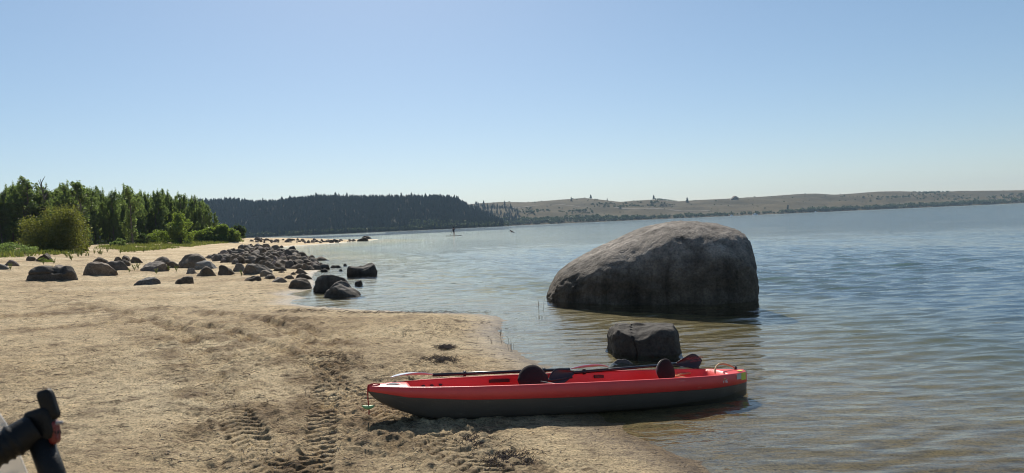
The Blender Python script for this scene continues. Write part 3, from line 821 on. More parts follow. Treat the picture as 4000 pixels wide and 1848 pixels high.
PROF = {
    'dome': [(-1, .45), (-.7, .75), (-.3, .96), (0, 1), (.35, .95), (.7, .75), (1, .45)],
    'wedge': [(-1, .55), (-.75, .88), (-.4, 1), (0, .92), (.45, .68), (.8, .42), (1, .25)],
    'wedge_r': [(-1, .25), (-.8, .42), (-.45, .68), (0, .92), (.4, 1), (.75, .88), (1, .55)],
    'block': [(-1, .85), (-.8, .97), (-.2, 1), (.4, .97), (.85, .93), (1, .8)],
    'peak': [(-1, .22), (-.6, .55), (-.2, .92), (0, 1), (.2, .9), (.6, .62), (1, .3)],
    'slab': [(-1, .1), (-.6, .5), (-.2, .9), (.1, 1), (.5, .9), (.9, .72), (1, .55)],
    'flat': [(-1, .6), (-.5, .9), (0, 1), (.5, .9), (1, .6)],
}
def rock_mesh(name, W, D, H, kind, seed, sub=4, p=2.6, facets=7, amp=0.05, sink=0.35, prof=None, wprof=None, micro=0.0, notch=False, crack=False, cmin=0.85, cap=1.45):
    V, Fc = ico(sub); V = V.copy()
    rs = np.random.RandomState(seed)
    if facets:
        for k in range(facets):
            nrm = rs.normal(size=3); nrm[2] = abs(nrm[2]) * 0.8; nrm /= np.linalg.norm(nrm)
            off = rs.uniform(0.62, 0.92); e = V @ nrm - off
            V = V - np.outer(np.maximum(e, 0) * 0.96, nrm)
    q = (np.abs(V) ** p).sum(1) ** (1 / p); ln = np.linalg.norm(V, axis=1)
    V = V * (ln ** 1.0 / np.maximum(q, 1e-6))[:, None]
    V[:, :2] /= np.abs(V[:, :2]).max(0); V[:, 2] = np.where(V[:, 2] > 0, V[:, 2] / V[:, 2].max(), V[:, 2])
    pr = np.array(prof if prof else PROF[kind])
    xx = np.clip(V[:, 0], -1, 1)
    cmin = np.where(xx < 0, max(cmin, 0.72), cmin)
    comp = np.maximum((1 - np.minimum(np.abs(xx), 0.985) ** p) ** (1 / p), cmin)
    zs = np.where(V[:, 2] > 0, np.interp(xx, pr[:, 0], pr[:, 1]) / comp, 1.0)
    zmul = np.where(V[:, 2] > 0, H, sink * H)
    wy = np.interp(xx, [a for a, _ in wprof], [b_ for _, b_ in wprof]) if wprof else 1.0
    X = np.stack([V[:, 0] * W / 2, V[:, 1] * D / 2 * wy, V[:, 2] * zmul * np.minimum(zs, cap)], 1)
    sc = max(W, H)
    nv = X / sc * 2.2 + seed * 3.7
    dirn = X - np.array([0, 0, 0.25 * H]); dirn /= np.maximum(np.linalg.norm(dirn, axis=1), 1e-6)[:, None]
    disp = amp * sc * (0.8 * fbm(nv, 5, gain=0.55) + 0.25 - 0.9 * np.abs(fbm(nv * 1.3 + 31.0, 3)))
    if micro: disp = disp - micro * np.abs(fbm(X * np.array([2.6, 2.6, 4.2]), 4, gain=0.6)) - micro * 0.45 * np.abs(fbm(X * np.array([11.0, 11.0, 17.0]), 3))
    X = X + dirn * disp[:, None]
    if notch:
        q = sstep(-0.02, 0.05, X[:, 0] / W) * (1 - sstep(0.22, 0.30, X[:, 0] / W)) * sstep(0.45, 0.55, X[:, 2] / H) * (1 - sstep(-0.15, 0.1, X[:, 1] / D))
        X[:, 1] += 0.22 * D * q; X[:, 2] -= 0.10 * H * q
        X[:, 1] += 0.10 * D * np.exp(-((X[:, 2] / H - 0.52) / 0.035) ** 2) * (X[:, 1] < 0) * (X[:, 0] < 0.1 * W)
    if crack:
        x0 = -0.06 * W + 0.03 * W * np.sin(X[:, 2] / H * 5.0)
        X[:, 1] += 0.05 * D * np.exp(-((X[:, 0] - x0) / (0.007 * W)) ** 2) * (X[:, 1] < 0)
    return mesh_np(name, X, Fc, smooth=True)

def place_rock(name, box, kind, seed, mat, label, sub=4, dr=0.75, rot=0.0, group=None, cat='rock', p=2.6, facets=7, amp=0.05):
    a, c, vt, vb = box
    uc = (a + c) / 2
    F = hit(uc, vb)
    if F is None: return None
    Yf = F[1]; Wd = (c - a) / F4 * Yf * (1 + 0.2 * (c - a) / F4); D = Wd * dr
    dv = F[:2] / np.linalg.norm(F[:2])
    cxy = F[:2] + dv * D * 0.42
    g, _ = base_h(cxy[:1], cxy[1:]); g0 = max(float(g[0]), -0.25)
    top = at_depth(uc, vt, cxy[1])[2]
    Hh = max(top - g0, 0.12 * Wd)
    Wd *= cxy[1] / Yf
    az = math.atan2(cxy[0], cxy[1])
    me = rock_mesh(name, Wd * 1.02, D, Hh * 1.03, kind, seed, sub, p=p, facets=facets, amp=amp, notch=seed == 33, crack=seed == 31)
    o = obj(name, me, MAT[mat]); o.location = (cxy[0], cxy[1], g0 - 0.03); o.rotation_euler = (0, 0, -az + rot)
    tag(o, label, cat, group)
    return o

# the big boulder standing in the water
def hero():
    Yc = 16.7
    outline = [(2140, 1144), (2148, 1106), (2186, 1068), (2247, 1021), (2334, 972), (2421, 931), (2514, 887), (2574, 867), (2678, 856), (2787, 867), (2869, 890), (2919, 931), (2948, 980), (2960, 1057)]
    L = at_depth(2138, 1150, Yc + 0.2); R = at_depth(2952, 1150, Yc - 1.3)
    cx = (L[0] + R[0]) / 2; Wd = R[0] - L[0]
    pr = []
    for u, v in outline:
        q = at_depth(u, v, Yc - 0.5)
        pr.append(((q[0] - cx) / (Wd / 2), max(q[2], 0.02) / 1.72))
    pr = [(-1.0, 0.10)] + [z for z in pr if -0.99 < z[0] < 0.985] + [(1.0, 0.62)]
    wp = [(-1, .5), (-.8, .62), (-.5, .74), (-.1, .86), (.3, .98), (.7, 1.12), (.93, 1.35), (1, 1.5)]
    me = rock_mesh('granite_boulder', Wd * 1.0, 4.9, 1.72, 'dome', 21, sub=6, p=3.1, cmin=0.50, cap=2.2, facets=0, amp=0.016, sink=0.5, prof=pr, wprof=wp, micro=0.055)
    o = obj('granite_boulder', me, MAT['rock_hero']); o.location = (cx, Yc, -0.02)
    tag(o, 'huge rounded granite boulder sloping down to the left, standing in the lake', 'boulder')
hero()

ROCKS = [
 ('boulder', (2348, 2651, 1258, 1388), 'block', 31, 'rock_black', 'squarish dark block of rock with a vertical crack, in the water behind the kayak', 0.8, 4.0),
 ('stone', (2372, 2490, 1390, 1424), 'slab', 32, 'rock_grey', 'small flat pale stone in the water in front of the squarish block', 0.6, 3.0),
 ('boulder', (122, 282, 1036, 1097), 'block', 33, 'rock_brown', 'broad broken boulder with a notch in its top, front left on the sand', 0.8, 3.0),
 ('boulder', (210, 292, 1033, 1070), 'wedge', 34, 'rock_brown', 'brown rock half hidden behind the broad broken boulder', 0.8, 2.8),
 ('boulder', (324, 458, 1019, 1076), 'wedge', 35, 'rock_dark', 'large dark wedge-shaped boulder alone on sand, right of the broken boulder', 0.8, 2.5),
 ('boulder', (332, 440, 1006, 1045), 'flat', 36, 'rock_dark', 'low dark rock peeping out behind the large wedge-shaped boulder', 0.6, 2.6),
 ('boulder', (408, 496, 1016, 1056), 'block', 37, 'rock_brown', 'long rounded brown rock behind and right of the wedge-shaped boulder', 0.7, 2.5),
 ('rock', (468, 510, 1010, 1038), 'wedge', 38, 'rock_dark', 'small dark rock touching the right end of the long brown rock', 0.8, 2.5),
 ('rock', (444, 477, 1001, 1020), 'dome', 39, 'rock_dark', 'small round dark rock, leftmost at the back of the left cluster', 0.8, 2.4),
 ('rock', (474, 513, 995, 1021), 'dome', 40, 'rock_dark', 'round dark rock, middle one at the back of the left cluster', 0.8, 2.4),
 ('rock', (507, 554, 999, 1028), 'wedge', 41, 'rock_dark', 'dark wedge rock, rightmost at the back of the left cluster', 0.8, 2.5),
 ('boulder', (141, 207, 988, 1023), 'dome', 42, 'rock_dark', 'round dark boulder with a weed growing before it, near the big willow', 0.8, 2.4),
 ('rock', (101, 142, 998, 1020), 'dome', 43, 'rock_dark', 'small dark rock touching the left side of the weed-fronted boulder', 0.8, 2.4),
 ('rock', (14, 70, 1013, 1039), 'peak', 44, 'rock_pink', 'pinkish pointed rock near the left edge', 0.8, 2.3),
 ('rock', (-30, 30, 1025, 1052), 'wedge', 45, 'rock_grey', 'pale grey rock cut off by the left edge of the picture', 0.8, 2.4),
 ('boulder', (555, 654, 1022, 1059), 'dome', 46, 'rock_brown', 'brown ribbed boulder, leftmost front rock of the middle cluster', 0.8, 2.4),
 ('boulder', (595, 677, 999, 1034), 'peak', 47, 'rock_dark', 'pointed dark rock behind the brown ribbed boulder', 0.8, 2.3),
 ('rock', (649, 706, 1020, 1047), 'flat', 48, 'rock_dark', 'low dark rock between the ribbed boulder and the tallest dark boulder', 0.8, 2.3),
 ('boulder', (696, 810, 989, 1048), 'dome', 49, 'rock_dark', 'tallest dark angular boulder in the middle of the beach', 0.8, 2.3),
 ('boulder', (752, 856, 1017, 1052), 'dome', 50, 'rock_grey', 'pale smooth rounded boulder in front of the tallest dark one', 0.8, 2.5),
 ('rock', (728, 771, 1040, 1071), 'wedge', 51, 'rock_brown', 'small upright wedge rock in front of the pale smooth boulder', 0.8, 2.3),
 ('rock', (771, 840, 1038, 1079), 'peak', 52, 'rock_dark', 'dark pointed boulder right of the small upright wedge rock', 0.8, 2.5),
 ('rock', (847, 916, 1033, 1072), 'wedge', 53, 'rock_dark', 'dark boulder with a slope to the right, second of the front row', 0.8, 2.4),
 ('rock', (905, 960, 1026, 1062), 'dome', 54, 'rock_brown', 'rounded brown boulder left of the big oblong one', 0.8, 2.4),
 ('boulder', (956, 1065, 1026, 1070), 'wedge', 55, 'rock_brown', 'big oblong brown boulder at the front of the rocky bank', 0.7, 3.0),
 ('rock', (1010, 1072, 1051, 1080), 'wedge', 56, 'rock_dark', 'dark wedge rock leaning before the big oblong boulder', 0.8, 2.4),
 ('rock', (1027, 1074, 1069, 1090), 'dome', 57, 'rock_dark', 'small low rock in front of the leaning dark wedge', 0.8, 2.4),
 ('rock', (958, 1018, 1075, 1097), 'block', 58, 'rock_dark', 'flat-topped dark rock on sand below the big oblong boulder', 0.7, 3.4),
 ('rock', (516, 618, 1084, 1113), 'slab', 59, 'rock_grey', 'flat grey slab lying alone on the sand, nearest of the left rocks', 0.6, 2.2),
 ('rock', (687, 754, 1077, 1109), 'block', 60, 'rock_dark', 'cube-shaped black rock alone on the open sand', 0.8, 5.0),
 ('rock', (798, 850, 994, 1011), 'dome', 61, 'rock_dark', 'low rock just behind the tallest dark boulder', 0.8, 2.4),
 ('rock', (1058, 1121, 1080, 1104), 'dome', 62, 'rock_brown', 'smooth low brown rock between the flat-topped rock and the shore', 0.8, 2.4),
 ('boulder', (1127, 1216, 1083, 1128), 'dome', 63, 'rock_dark', 'dark layered boulder on wet sand left of the round boulder pair', 0.8, 2.4),
 ('rock', (1105, 1149, 1073, 1090), 'flat', 64, 'rock_dark', 'small dark rock behind the layered boulder', 0.8, 2.4),
 ('rock', (1153, 1217, 1062, 1091), 'wedge', 65, 'rock_dark', 'sloping dark rock behind the layered boulder at the water', 0.8, 2.4),
 ('rock', (1135, 1155, 1060, 1074), 'dome', 66, 'rock_dark', 'small cube-like rock left of the sloping shoreline rock', 0.8, 2.8),
 ('rock', (1149, 1207, 1046, 1070), 'wedge', 67, 'rock_dark', 'upper sloping rock stacked behind the sloping shoreline rock', 0.8, 2.4),
 ('boulder', (1228, 1375, 1060, 1137), 'wedge', 68, 'rock_wet', 'large smooth round brown boulder at the water, back one of a pair', 0.85, 2.5),
 ('boulder', (1248, 1420, 1094, 1160), 'peak', 69, 'rock_wet', 'rough black boulder in the water, front one of a pair', 0.75, 2.4),
 ('rock', (1381, 1421, 1091, 1114), 'dome', 70, 'rock_wet', 'small round rock in the water right of the boulder pair', 0.8, 2.3),
 ('boulder', (1360, 1473, 1028, 1077), 'block', 71, 'rock_wet', 'smooth domed boulder out in the water, right of the rocky bank', 0.75, 2.9),
 ('rock', (1227, 1285, 1000, 1017), 'peak', 72, 'rock_dark', 'dark pointed rock alone in the water beyond the rocky bank', 0.7, 2.2),
 ('rock', (1065, 1119, 1040, 1060), 'dome', 73, 'rock_dark', 'dome-shaped dark rock right of the big oblong boulder', 0.8, 2.3),
 ('rock', (1087, 1114, 1055, 1066), 'flat', 74, 'rock_dark', 'tiny low rock on sand below the dome-shaped dark rock', 0.8, 2.3),
 ('boulder', (990, 1086, 1013, 1054), 'wedge', 75, 'rock_dark', 'long dark slab leaning behind the big oblong boulder', 0.6, 2.2),
 ('rock', (1069, 1120, 1022, 1046), 'wedge', 76, 'rock_dark', 'dark sloping rock right of the long leaning slab', 0.8, 2.3),
 ('rock', (1131, 1184, 1029, 1050), 'wedge_r', 77, 'rock_dark', 'low dark rock rising to the right in the rocky bank', 0.8, 2.3),
 ('rock', (1178, 1223, 1028, 1055), 'wedge', 78, 'rock_dark', 'dark rock at the seaward front edge of the rocky bank', 0.8, 2.3),
 ('rock', (1240, 1288, 1031, 1053), 'block', 79, 'rock_wet', 'squat rock at the water end of the rocky bank', 0.8, 2.5),
 ('rock', (1248, 1282, 1048, 1062), 'dome', 80, 'rock_wet', 'small wet rock in front of the squat one at the bank end', 0.8, 2.4),
 ('rock', (1286, 1334, 1034, 1046), 'flat', 81, 'rock_wet', 'flat wet rock awash between the bank and the domed boulder', 0.7, 2.3),
 ('rock', (1338, 1356, 1028, 1038), 'dome', 82, 'rock_wet', 'small rock tip awash left of the domed boulder', 0.8, 2.3),
 ('rock', (1323, 1341, 1049, 1057), 'dome', 83, 'rock_wet', 'tiny rock tip awash below the flat wet rock', 0.8, 2.3),
 ('boulder', (1409, 1454, 917, 933), 'wedge', 84, 'rock_dark', 'dark slanting rock at the far tip of the spit, behind another', 0.7, 2.4),
 ('boulder', (1394, 1439, 926, 942), 'dome', 85, 'rock_dark', 'dark domed rock at the far tip of the spit', 0.7, 2.4),
 ('rock', (1116, 1157, 960, 976), 'wedge_r', 86, 'rock_wet', 'rock standing in the small inlet between bank and spit', 0.8, 2.3),
 ('rock', (1089, 1110, 958, 968), 'dome', 87, 'rock_dark', 'small rock at the head of the small inlet', 0.8, 2.3),
 ('rock', (993, 1020, 962, 973), 'dome', 88, 'rock_dark', 'round rock at the far back of the rocky bank', 0.8, 2.3),
 ('rock', (989, 1021, 925, 937), 'peak', 89, 'rock_brown', 'pointed greenish rock at the root of the spit by the dark bush', 0.8, 2.3),
]
for nm, box, kind, seed, mat, lab, dr, p in ROCKS:
    big = (box[1] - box[0]) > 90
    hero_like = nm == 'boulder' and seed == 31
    place_rock(nm, box, kind, seed, mat, lab, sub=6 if hero_like else (5 if big else 4), dr=dr, p=p, facets=5 if p > 3 else 7, amp=0.035 if hero_like else 0.055)

FIELD_ME = []
kinds = ['dome', 'wedge', 'wedge_r', 'flat', 'peak', 'block', 'dome', 'wedge', 'flat', 'wedge_r', 'dome', 'slab']
for k in range(14):
    me = rock_mesh('rock', 1.0, 0.8, 0.55, kinds[k % 12], 200 + k, sub=3, p=2.4, facets=8, amp=0.06)
    me.materials.append(MAT[('rock_dark', 'rock_brown', 'rock_dark', 'rock_brown', 'rock_dark', 'rock_dark', 'rock_pink')[k % 7]]); FIELD_ME.append(me)

def in_poly(u, v, poly):
    c = False
    for i in range(len(poly)):
        (a, b_), (c2, d2) = poly[i], poly[(i + 1) % len(poly)]
        if (b_ > v) != (d2 > v) and u < (c2 - a) * (v - b_) / (d2 - b_) + a: c = not c
    return c
rs = np.random.RandomState(5)
BANK = [(905, 985), (975, 962), (1060, 974), (1092, 985), (1162, 996), (1205, 1014), (1245, 1028), (1262, 1042), (1225, 1062), (1130, 1048), (1070, 1040), (1000, 1030), (930, 1034), (862, 1024), (820, 1012), (850, 1000)]
pts = []
tries = 0
while len(pts) < 165 and tries < 20000:
    tries += 1
    u, v = rs.uniform(810, 1270), rs.uniform(960, 1062)
    if not in_poly(u, v, BANK): continue
    if any(abs(u - a) < 12 + 6 * (v - 960) / 100 and abs(v - c) < 3.6 + 3.5 * (v - 960) / 100 for a, c in pts): continue
    pts.append((u, v))
pts.sort(key=lambda q: q[1])
for k, (u, v) in enumerate(pts):
    F = hit(u, v)
    if F is None: continue
    wpx = rs.uniform(28, 54) * (0.75 + 0.5 * (v - 960) / 100)
    Wd = wpx / F4 * F[1]
    o = bpy.data.objects.new('rock', FIELD_ME[k % 14]); COL.objects.link(o)
    g, _ = base_h([F[0]], [F[1]])
    o.location = (F[0], F[1], max(float(g[0]), -0.15) - 0.07 * Wd)
    hz = Wd * rs.uniform(0.75, 1.25)
    o.scale = (Wd, Wd * rs.uniform(0.8, 1.2), hz); o.rotation_euler = (rs.normal() * .1, rs.normal() * .1, rs.uniform(-1.0, 1.0) + (3.14 if rs.rand() < .5 else 0))
    tag(o, 'dark rock packed among many others in the rocky bank at the waterline', 'rock', 'rocks of the packed bank at the waterline')
for k in range(78):
    t = rs.rand()
    u = 985 + t * 400 + rs.normal() * 4
    v = np.interp(u, [985, 1100, 1200, 1300, 1390], [941, 944, 946, 945, 941]) + rs.uniform(-6, 6) * np.interp(u, [985, 1150, 1390], [1.0, 1.1, .45])
    F = hit(u, v)
    if F is None: continue
    Wd = rs.uniform(8, 24) / F4 * F[1]
    o = bpy.data.objects.new('rock', FIELD_ME[k % 14]); COL.objects.link(o)
    o.location = (F[0], F[1], max(F[2], -0.1) - 0.05 * Wd)
    o.scale = (Wd, Wd * rs.uniform(0.7, 1.1), Wd * rs.uniform(0.7, 1.1)); o.rotation_euler = (rs.normal() * .1, rs.normal() * .1, rs.uniform(0, 6.28))
    tag(o, 'small dark rock in the long row along the far spit', 'rock', 'rocks along the far spit')

# ------------------------------------------------------------------ trees and bushes
def leaf_cloud(rs, centers, radii, n, size, flat=0.0):
    """n rhombic leaves scattered round clump centres"""
    c = np.asarray(centers, float); r = np.asarray(radii, float)
    w = (r[:, :2].prod(1)) if r.ndim == 2 else r ** 2
    idx = rs.choice(len(c), n, p=w / w.sum())
    d = rs.normal(size=(n, 3)); d /= np.linalg.norm(d, axis=1)[:, None]
    q = rs.rand(n) ** 0.42
    rad = r[idx] if r.ndim == 2 else np.repeat(r[idx][:, None], 3, 1)
    pos = c[idx] + d * q[:, None] * rad
    a = rs.normal(size=(n, 3)); a[:, 2] *= (1 - flat); a /= np.linalg.norm(a, axis=1)[:, None]
    b_ = np.cross(a, rs.normal(size=(n, 3))); b_ /= np.linalg.norm(b_, axis=1)[:, None]
    s = size * rs.uniform(0.6, 1.3, n)[:, None]
    V = np.stack([pos + a * s, pos + b_ * s * .42, pos - a * s, pos - b_ * s * .42], 1).reshape(-1, 3)
    i = np.arange(n)[:, None] * 4
    return V, np.concatenate([i + [0, 1, 2], i + [0, 2, 3]], 1).reshape(-1, 3)

def limb_mesh(mb, p0, p1, r0_, r1_, n=6, bend=0.05, rs=None, seg=4):
    p0, p1 = np.array(p0, float), np.array(p1, float); L = np.linalg.norm(p1 - p0)
    pts = []
    for k in range(seg + 1):
        t = k / seg; o_ = (rs.normal(size=3) * bend * L * math.sin(math.pi * t)) if rs is not None else 0
        pts.append(p0 + (p1 - p0) * t + o_)
    mb.tube(pts, [r0_ + (r1_ - r0_) * k / seg for k in range(seg + 1)], n)

def grove_tree(rs, h=1.0, bare=False, slim=0.12):
    """tall thin broadleaf tree, unit height: returns trunk MB and leaf arrays"""
    mb = MB(); cs = []; rd = []
    lean = rs.normal(size=2) * 0.03
    limb_mesh(mb, (0, 0, 0), (lean[0], lean[1], 0.97), 0.016, 0.003, 6, 0.01, rs, 6)
    nb = 34
    for k in range(nb):
        z = 0.12 + 0.85 * (k + rs.rand()) / nb
        prof = slim * (0.55 + 0.75 * math.sin(math.pi * min(1, (z - 0.05) * 1.02))) * (1 - 0.55 * max(0, z - 0.6) / 0.4)
        a = rs.rand() * 6.283; L = prof * rs.uniform(0.5, 1.15)
        b0 = np.array([lean[0] * z, lean[1] * z, z - 0.06]); b1 = b0 + np.array([L * math.cos(a), L * math.sin(a), 0.075 + 0.05 * rs.rand()])
        limb_mesh(mb, b0, b1, 0.006, 0.002, 4, 0.04, rs, 2)
        for t in (0.55, 1.0):
            cs.append(b0 + (b1 - b0) * t + rs.normal(size=3) * 0.01); rd.append((0.022 + 0.17 * prof * rs.rand(), 0.022 + 0.17 * prof * rs.rand(), 0.045 + 0.03 * rs.rand()))
    cs.append(np.array([lean[0], lean[1], 0.96])); rd.append((0.02, 0.02, 0.05))
    V, Fc = leaf_cloud(rs, cs, rd, 300 if bare else 5200, 0.015)
    return mb, V, Fc

rs = np.random.RandomState(77)
GROVE = []
for k in range(9):
    mb, V, Fc = grove_tree(rs, slim=0.10 + 0.05 * rs.rand())
    tme = bpy.data.meshes.new('trunk'); tme.from_pydata(mb.v, [], mb.f); tme.materials.append(MAT['bark'])
    cme = mesh_np('crown', V, Fc, False); cme.materials.append(MAT['leaf_grove'])
    GROVE.append((tme, cme))
mbb, Vb, Fb = grove_tree(rs, bare=True, slim=0.16)
bare_t = bpy.data.meshes.new('trunk'); bare_t.from_pydata(mbb.v, [], mbb.f); bare_t.materials.append(MAT['bark'])

def put_tree(u, Y, vtop, k, lab, grp, w=1.0, bare=False, hmul=1.0):
    d = ray(u, horizon_y(u)); x = d[0] / d[1] * Y
    g, _ = base_h([x], [Y]); g = float(g[0])
    top = at_depth(u, vtop, Y)[2]
    h = max(1.0, (top - g)) * hmul
    e = empty('broadleaf_tree', (x, Y, g - 0.05)); e.rotation_euler = (0, 0, (k * 2.399) % 6.28)
    e.scale = (h * w, h * w, h)
    tm, cm = GROVE[k % 9]
    o = bpy.data.objects.new('trunk', bare_t if bare else tm); COL.objects.link(o); o.parent = e
    if not bare:
        o2 = bpy.data.objects.new('crown', cm); COL.objects.link(o2); o2.parent = e
    tag(e, lab, 'tree', grp)
    return e
TOP = px2576([(-80, 484), (0, 480), (30, 468), (60, 452), (90, 478), (110, 468), (135, 480), (160, 462), (185, 478), (210, 458), (235, 478), (250, 470), (285, 480), (330, 468), (350, 480), (380, 478), (410, 480), (440, 480), (470, 486), (490, 490), (520, 500), (535, 512), (548, 530)])
tu = [a for a, _ in TOP]; tv = [b_ for _, b_ in TOP]
k = 0
for row, (dY, n, dv) in enumerate([(0, 56, 0), (6, 48, 8), (13, 40, 4)]):
    for j in range(n):
        u = -150 + (1010 if row < 2 else 960) * (j + rs.uniform(-0.35, 0.35)) / n
        if u > 846: continue
        Y = np.interp(u, [-150, 400, 850], [88, 104, 128]) + dY + rs.uniform(-1.5, 1.5)
        vt = np.interp(u, tu, tv) + abs(rs.normal()) * 18 + dv
        put_tree(u, Y, vt, k, 'slender green tree in the dense grove behind the beach', 'slender trees of the grove behind the beach', w=rs.uniform(0.6, 1.0)); k += 1
for u, vt, lab in [(98, 700, 'tallest leafy tree poking out above the left end of the grove'), (248, 718, 'narrow tree tip rising right of the bare treetop'),
                   (325, 708, 'broad-topped tree rising above the grove above the big willow'), (520, 722, 'spiky dark treetop rising from the middle of the grove')]:
    put_tree(u, 94, vt, k, lab, None, w=1.5 if u in (98, 325) else 1.0); k += 1
put_tree(200, 96, 690, k, 'bare leafless treetop sticking out of the grove', None, w=1.2, bare=True)

rs_u = np.random.RandomState(404); cs = []; rd = []
for j in range(420):
    u = rs_u.uniform(-160, 860); Y = np.interp(u, [-150, 400, 850], [86, 102, 125]) + rs_u.uniform(0, 12)
    d = ray(u, horizon_y(u)); cs.append((d[0] / d[1] * Y, Y, 0)); q = rs_u.uniform(.5, 1.2); rd.append((q, q, q * rs_u.uniform(.5, 1.1)))
cs = np.array(cs); g, _ = base_h(cs[:, 0], cs[:, 1]); cs[:, 2] = g + 0.25
V, Fc = leaf_cloud(rs_u, cs, rd, 26000, 0.10)
o = obj('undergrowth', mesh_np('undergrowth', V, Fc, False), MAT['leaf_dark']); tag(o, 'dark undergrowth beneath the grove', 'undergrowth', kind='stuff')

def bush(name, u0b, u1b, vt, vb, Y, mat, lab, n, size, seed, clumps=40, group=None, tall=False):
    rs = np.random.RandomState(seed)
    uc = (u0b + u1b) / 2
    Fh = hit(uc, vb); Y = Y * 1.45 if Fh is None else min(max(Fh[1], Y * 0.8), Y * 1.55)
    d = ray(uc, vb); x = d[0] / d[1] * Y
    g, _ = base_h([x], [Y]); g = float(g[0])
    print('bush', lab, round(Y, 1)); size = size * (Y / 60) ** 0.5
    Wd = (u1b - u0b) / F4 * Y * 1.05; Hh = at_depth(uc, vt, Y)[2] - g
    e = empty(name, (x, Y, g)); e.rotation_euler = (0, 0, -math.atan2(x, Y))
    mb = MB(); cs = []; rd = []
    for k in range(clumps):
        a = rs.rand() * 6.283; q = math.sqrt(rs.rand()) * 0.9
        ex, ey = q * math.cos(a), q * math.sin(a)
        top = Hh * (1 - (q ** 2.2) * (0.55 if tall else 0.62)) * rs.uniform(0.62, 1.0) * (0.86 + 0.26 * math.sin(a * 2.3 + seed) * q)
        zc = top * (0.04 + 0.88 * rs.rand() ** 1.5) if k % 3 else top * 0.9
        wid = 1.0 + 0.16 * max(0.0, 0.45 - zc / Hh); c = np.array([ex * Wd * 0.42 * wid, ey * Wd * 0.42 * wid, zc])
        cs.append(c); s = rs.uniform(0.10, 0.17); rd.append((Wd * s, Wd * s, min(Hh, Wd) * s * 1.1))
        if k % 2 == 0: limb_mesh(mb, (ex * Wd * .06, ey * Wd * .06, -0.05), c, 0.012 * Hh, 0.003 * Hh, 5, 0.05, rs, 3)
        for t in range(2):   # loose shoots past the outline
            cs.append(c + np.array([rs.normal() * Wd * .07, rs.normal() * Wd * .07, Hh * rs.uniform(.04, .20)])); rd.append((Wd * .018, Wd * .018, Hh * .07))
    V, Fc = leaf_cloud(rs, cs, rd, n, size)
    V[:, 2] = np.maximum(V[:, 2], 0.02)
    mb.build('stem', MAT['bark'], e)
    obj('crown', mesh_np('crown', V, Fc, False), MAT[mat], e)
    tag(e, lab, 'bush', group)
    return e
bush('willow_bush', 92, 345, 776, 985, 46, 'leaf_willow', 'big rounded olive-yellow willow bush at the edge of the sand', 34000, 0.070, 1, 150)
bush('shrub', 655, 760, 806, 938, 72, 'leaf_bright', 'upright cone-shaped green shrub in front of the grove', 9000, 0.10, 2, 45, tall=True)
bush('shrub', 560, 685, 884, 944, 68, 'leaf_bright', 'light green rounded shrub left of the cone-shaped one', 7000, 0.085, 3, 36)
bush('shrub', 532, 592, 902, 950, 62, 'leaf_dark', 'dark small shrub against the light green rounded one', 3500, 0.085, 4, 24)
bush('shrub', 430, 494, 925, 963, 52, 'leaf_grove', 'lone dark green low shrub on the grass', 3500, 0.07, 5, 24)
bush('shrub', 742, 850, 878, 942, 80, 'leaf_bright', 'yellow-green bush right of the cone-shaped shrub', 7000, 0.10, 6, 36)
bush('shrub', 820, 905, 868, 942, 84, 'leaf_bright', 'taller yellow-green bush, second from the dark bush', 7000, 0.10, 7, 36)
bush('shrub', 870, 945, 888, 944, 82, 'leaf_bright', 'bright low bush at the right end of the thicket', 5000, 0.10, 8, 30)
bush('shrub', 896, 962, 866, 932, 98, 'leaf_dark', 'dark green round bush closing the right end of the thicket', 6000, 0.11, 9, 34)
bush('shrub', -60, 136, 938, 992, 44, 'leaf_grove', 'low spreading green bush at the left edge by the willow', 9000, 0.06, 10, 60)
bush('shrub', 165, 225, 970, 990, 43, 'leaf_bright', 'small fringe plant at the foot of the willow', 1200, 0.05, 11, 14)
bush('shrub', 335, 362, 900, 958, 60, 'leaf_grove', 'thin shrub between willow and grove', 2000, 0.08, 12, 14)
bush('shrub', 290, 352, 940, 984, 47, 'leaf_willow', 'low yellowish bush at the right foot of the willow', 2600, 0.06, 13, 20)
bush('weed', 150, 208, 1000, 1026, 33, 'leaf_bright', 'leafy weed in front of the round dark boulder', 900, 0.03, 14, 12)

# grass patch and scattered weeds
rs = np.random.RandomState(9)
V = []; Fc = []
def blade(p, h, lean, w):
    n = len(V); a = rs.rand() * 6.28
    V.extend([(p[0] - w * math.cos(a), p[1] - w * math.sin(a), p[2]), (p[0] + w * math.cos(a), p[1] + w * math.sin(a), p[2]), (p[0] + lean * rs.normal(), p[1] + lean * rs.normal(), p[2] + h)])
    Fc.append((n, n + 1, n + 2))
GR = [(330, 968), (480, 958), (700, 944), (950, 938), (955, 946), (820, 955), (740, 966), (600, 978), (520, 984), (470, 986), (470, 975), (380, 972)]
GR2 = [(-40, 985), (130, 985), (330, 980), (345, 990), (130, 1000), (60, 1004), (-40, 1008)]
cx_ = rs.uniform(-75, -8, 170000); cy_ = rs.uniform(30, 135, 170000)
gz_, gd_ = base_h(cx_, cy_)
q_ = np.stack([cx_, cy_, gz_], 1) - CP
dep_ = q_ @ fwd; pu_ = W4 / 2 + F4 * (q_ @ right) / dep_; pv_ = H4 / 2 - F4 * (q_ @ up) / dep_
pn_ = perlin(P2(cx_, cy_, 0.35, 1.5))
cnt = 0
for i in range(len(cx_)):
    if cnt > 30000: break
    if not (-40 < pu_[i] < 965 and 930 < pv_[i] < 1012) or pn_[i] < -0.12: continue
    if not (in_poly(pu_[i], pv_[i], GR) or in_poly(pu_[i], pv_[i], GR2)): continue
    cnt += 1
    blade((cx_[i], cy_[i], 0.0), rs.uniform(0.15, 0.42), 0.12, 0.045)
Va = np.array(V); g, _ = base_h(Va[:, 0], Va[:, 1]); Va[:, 2] += g - 0.02
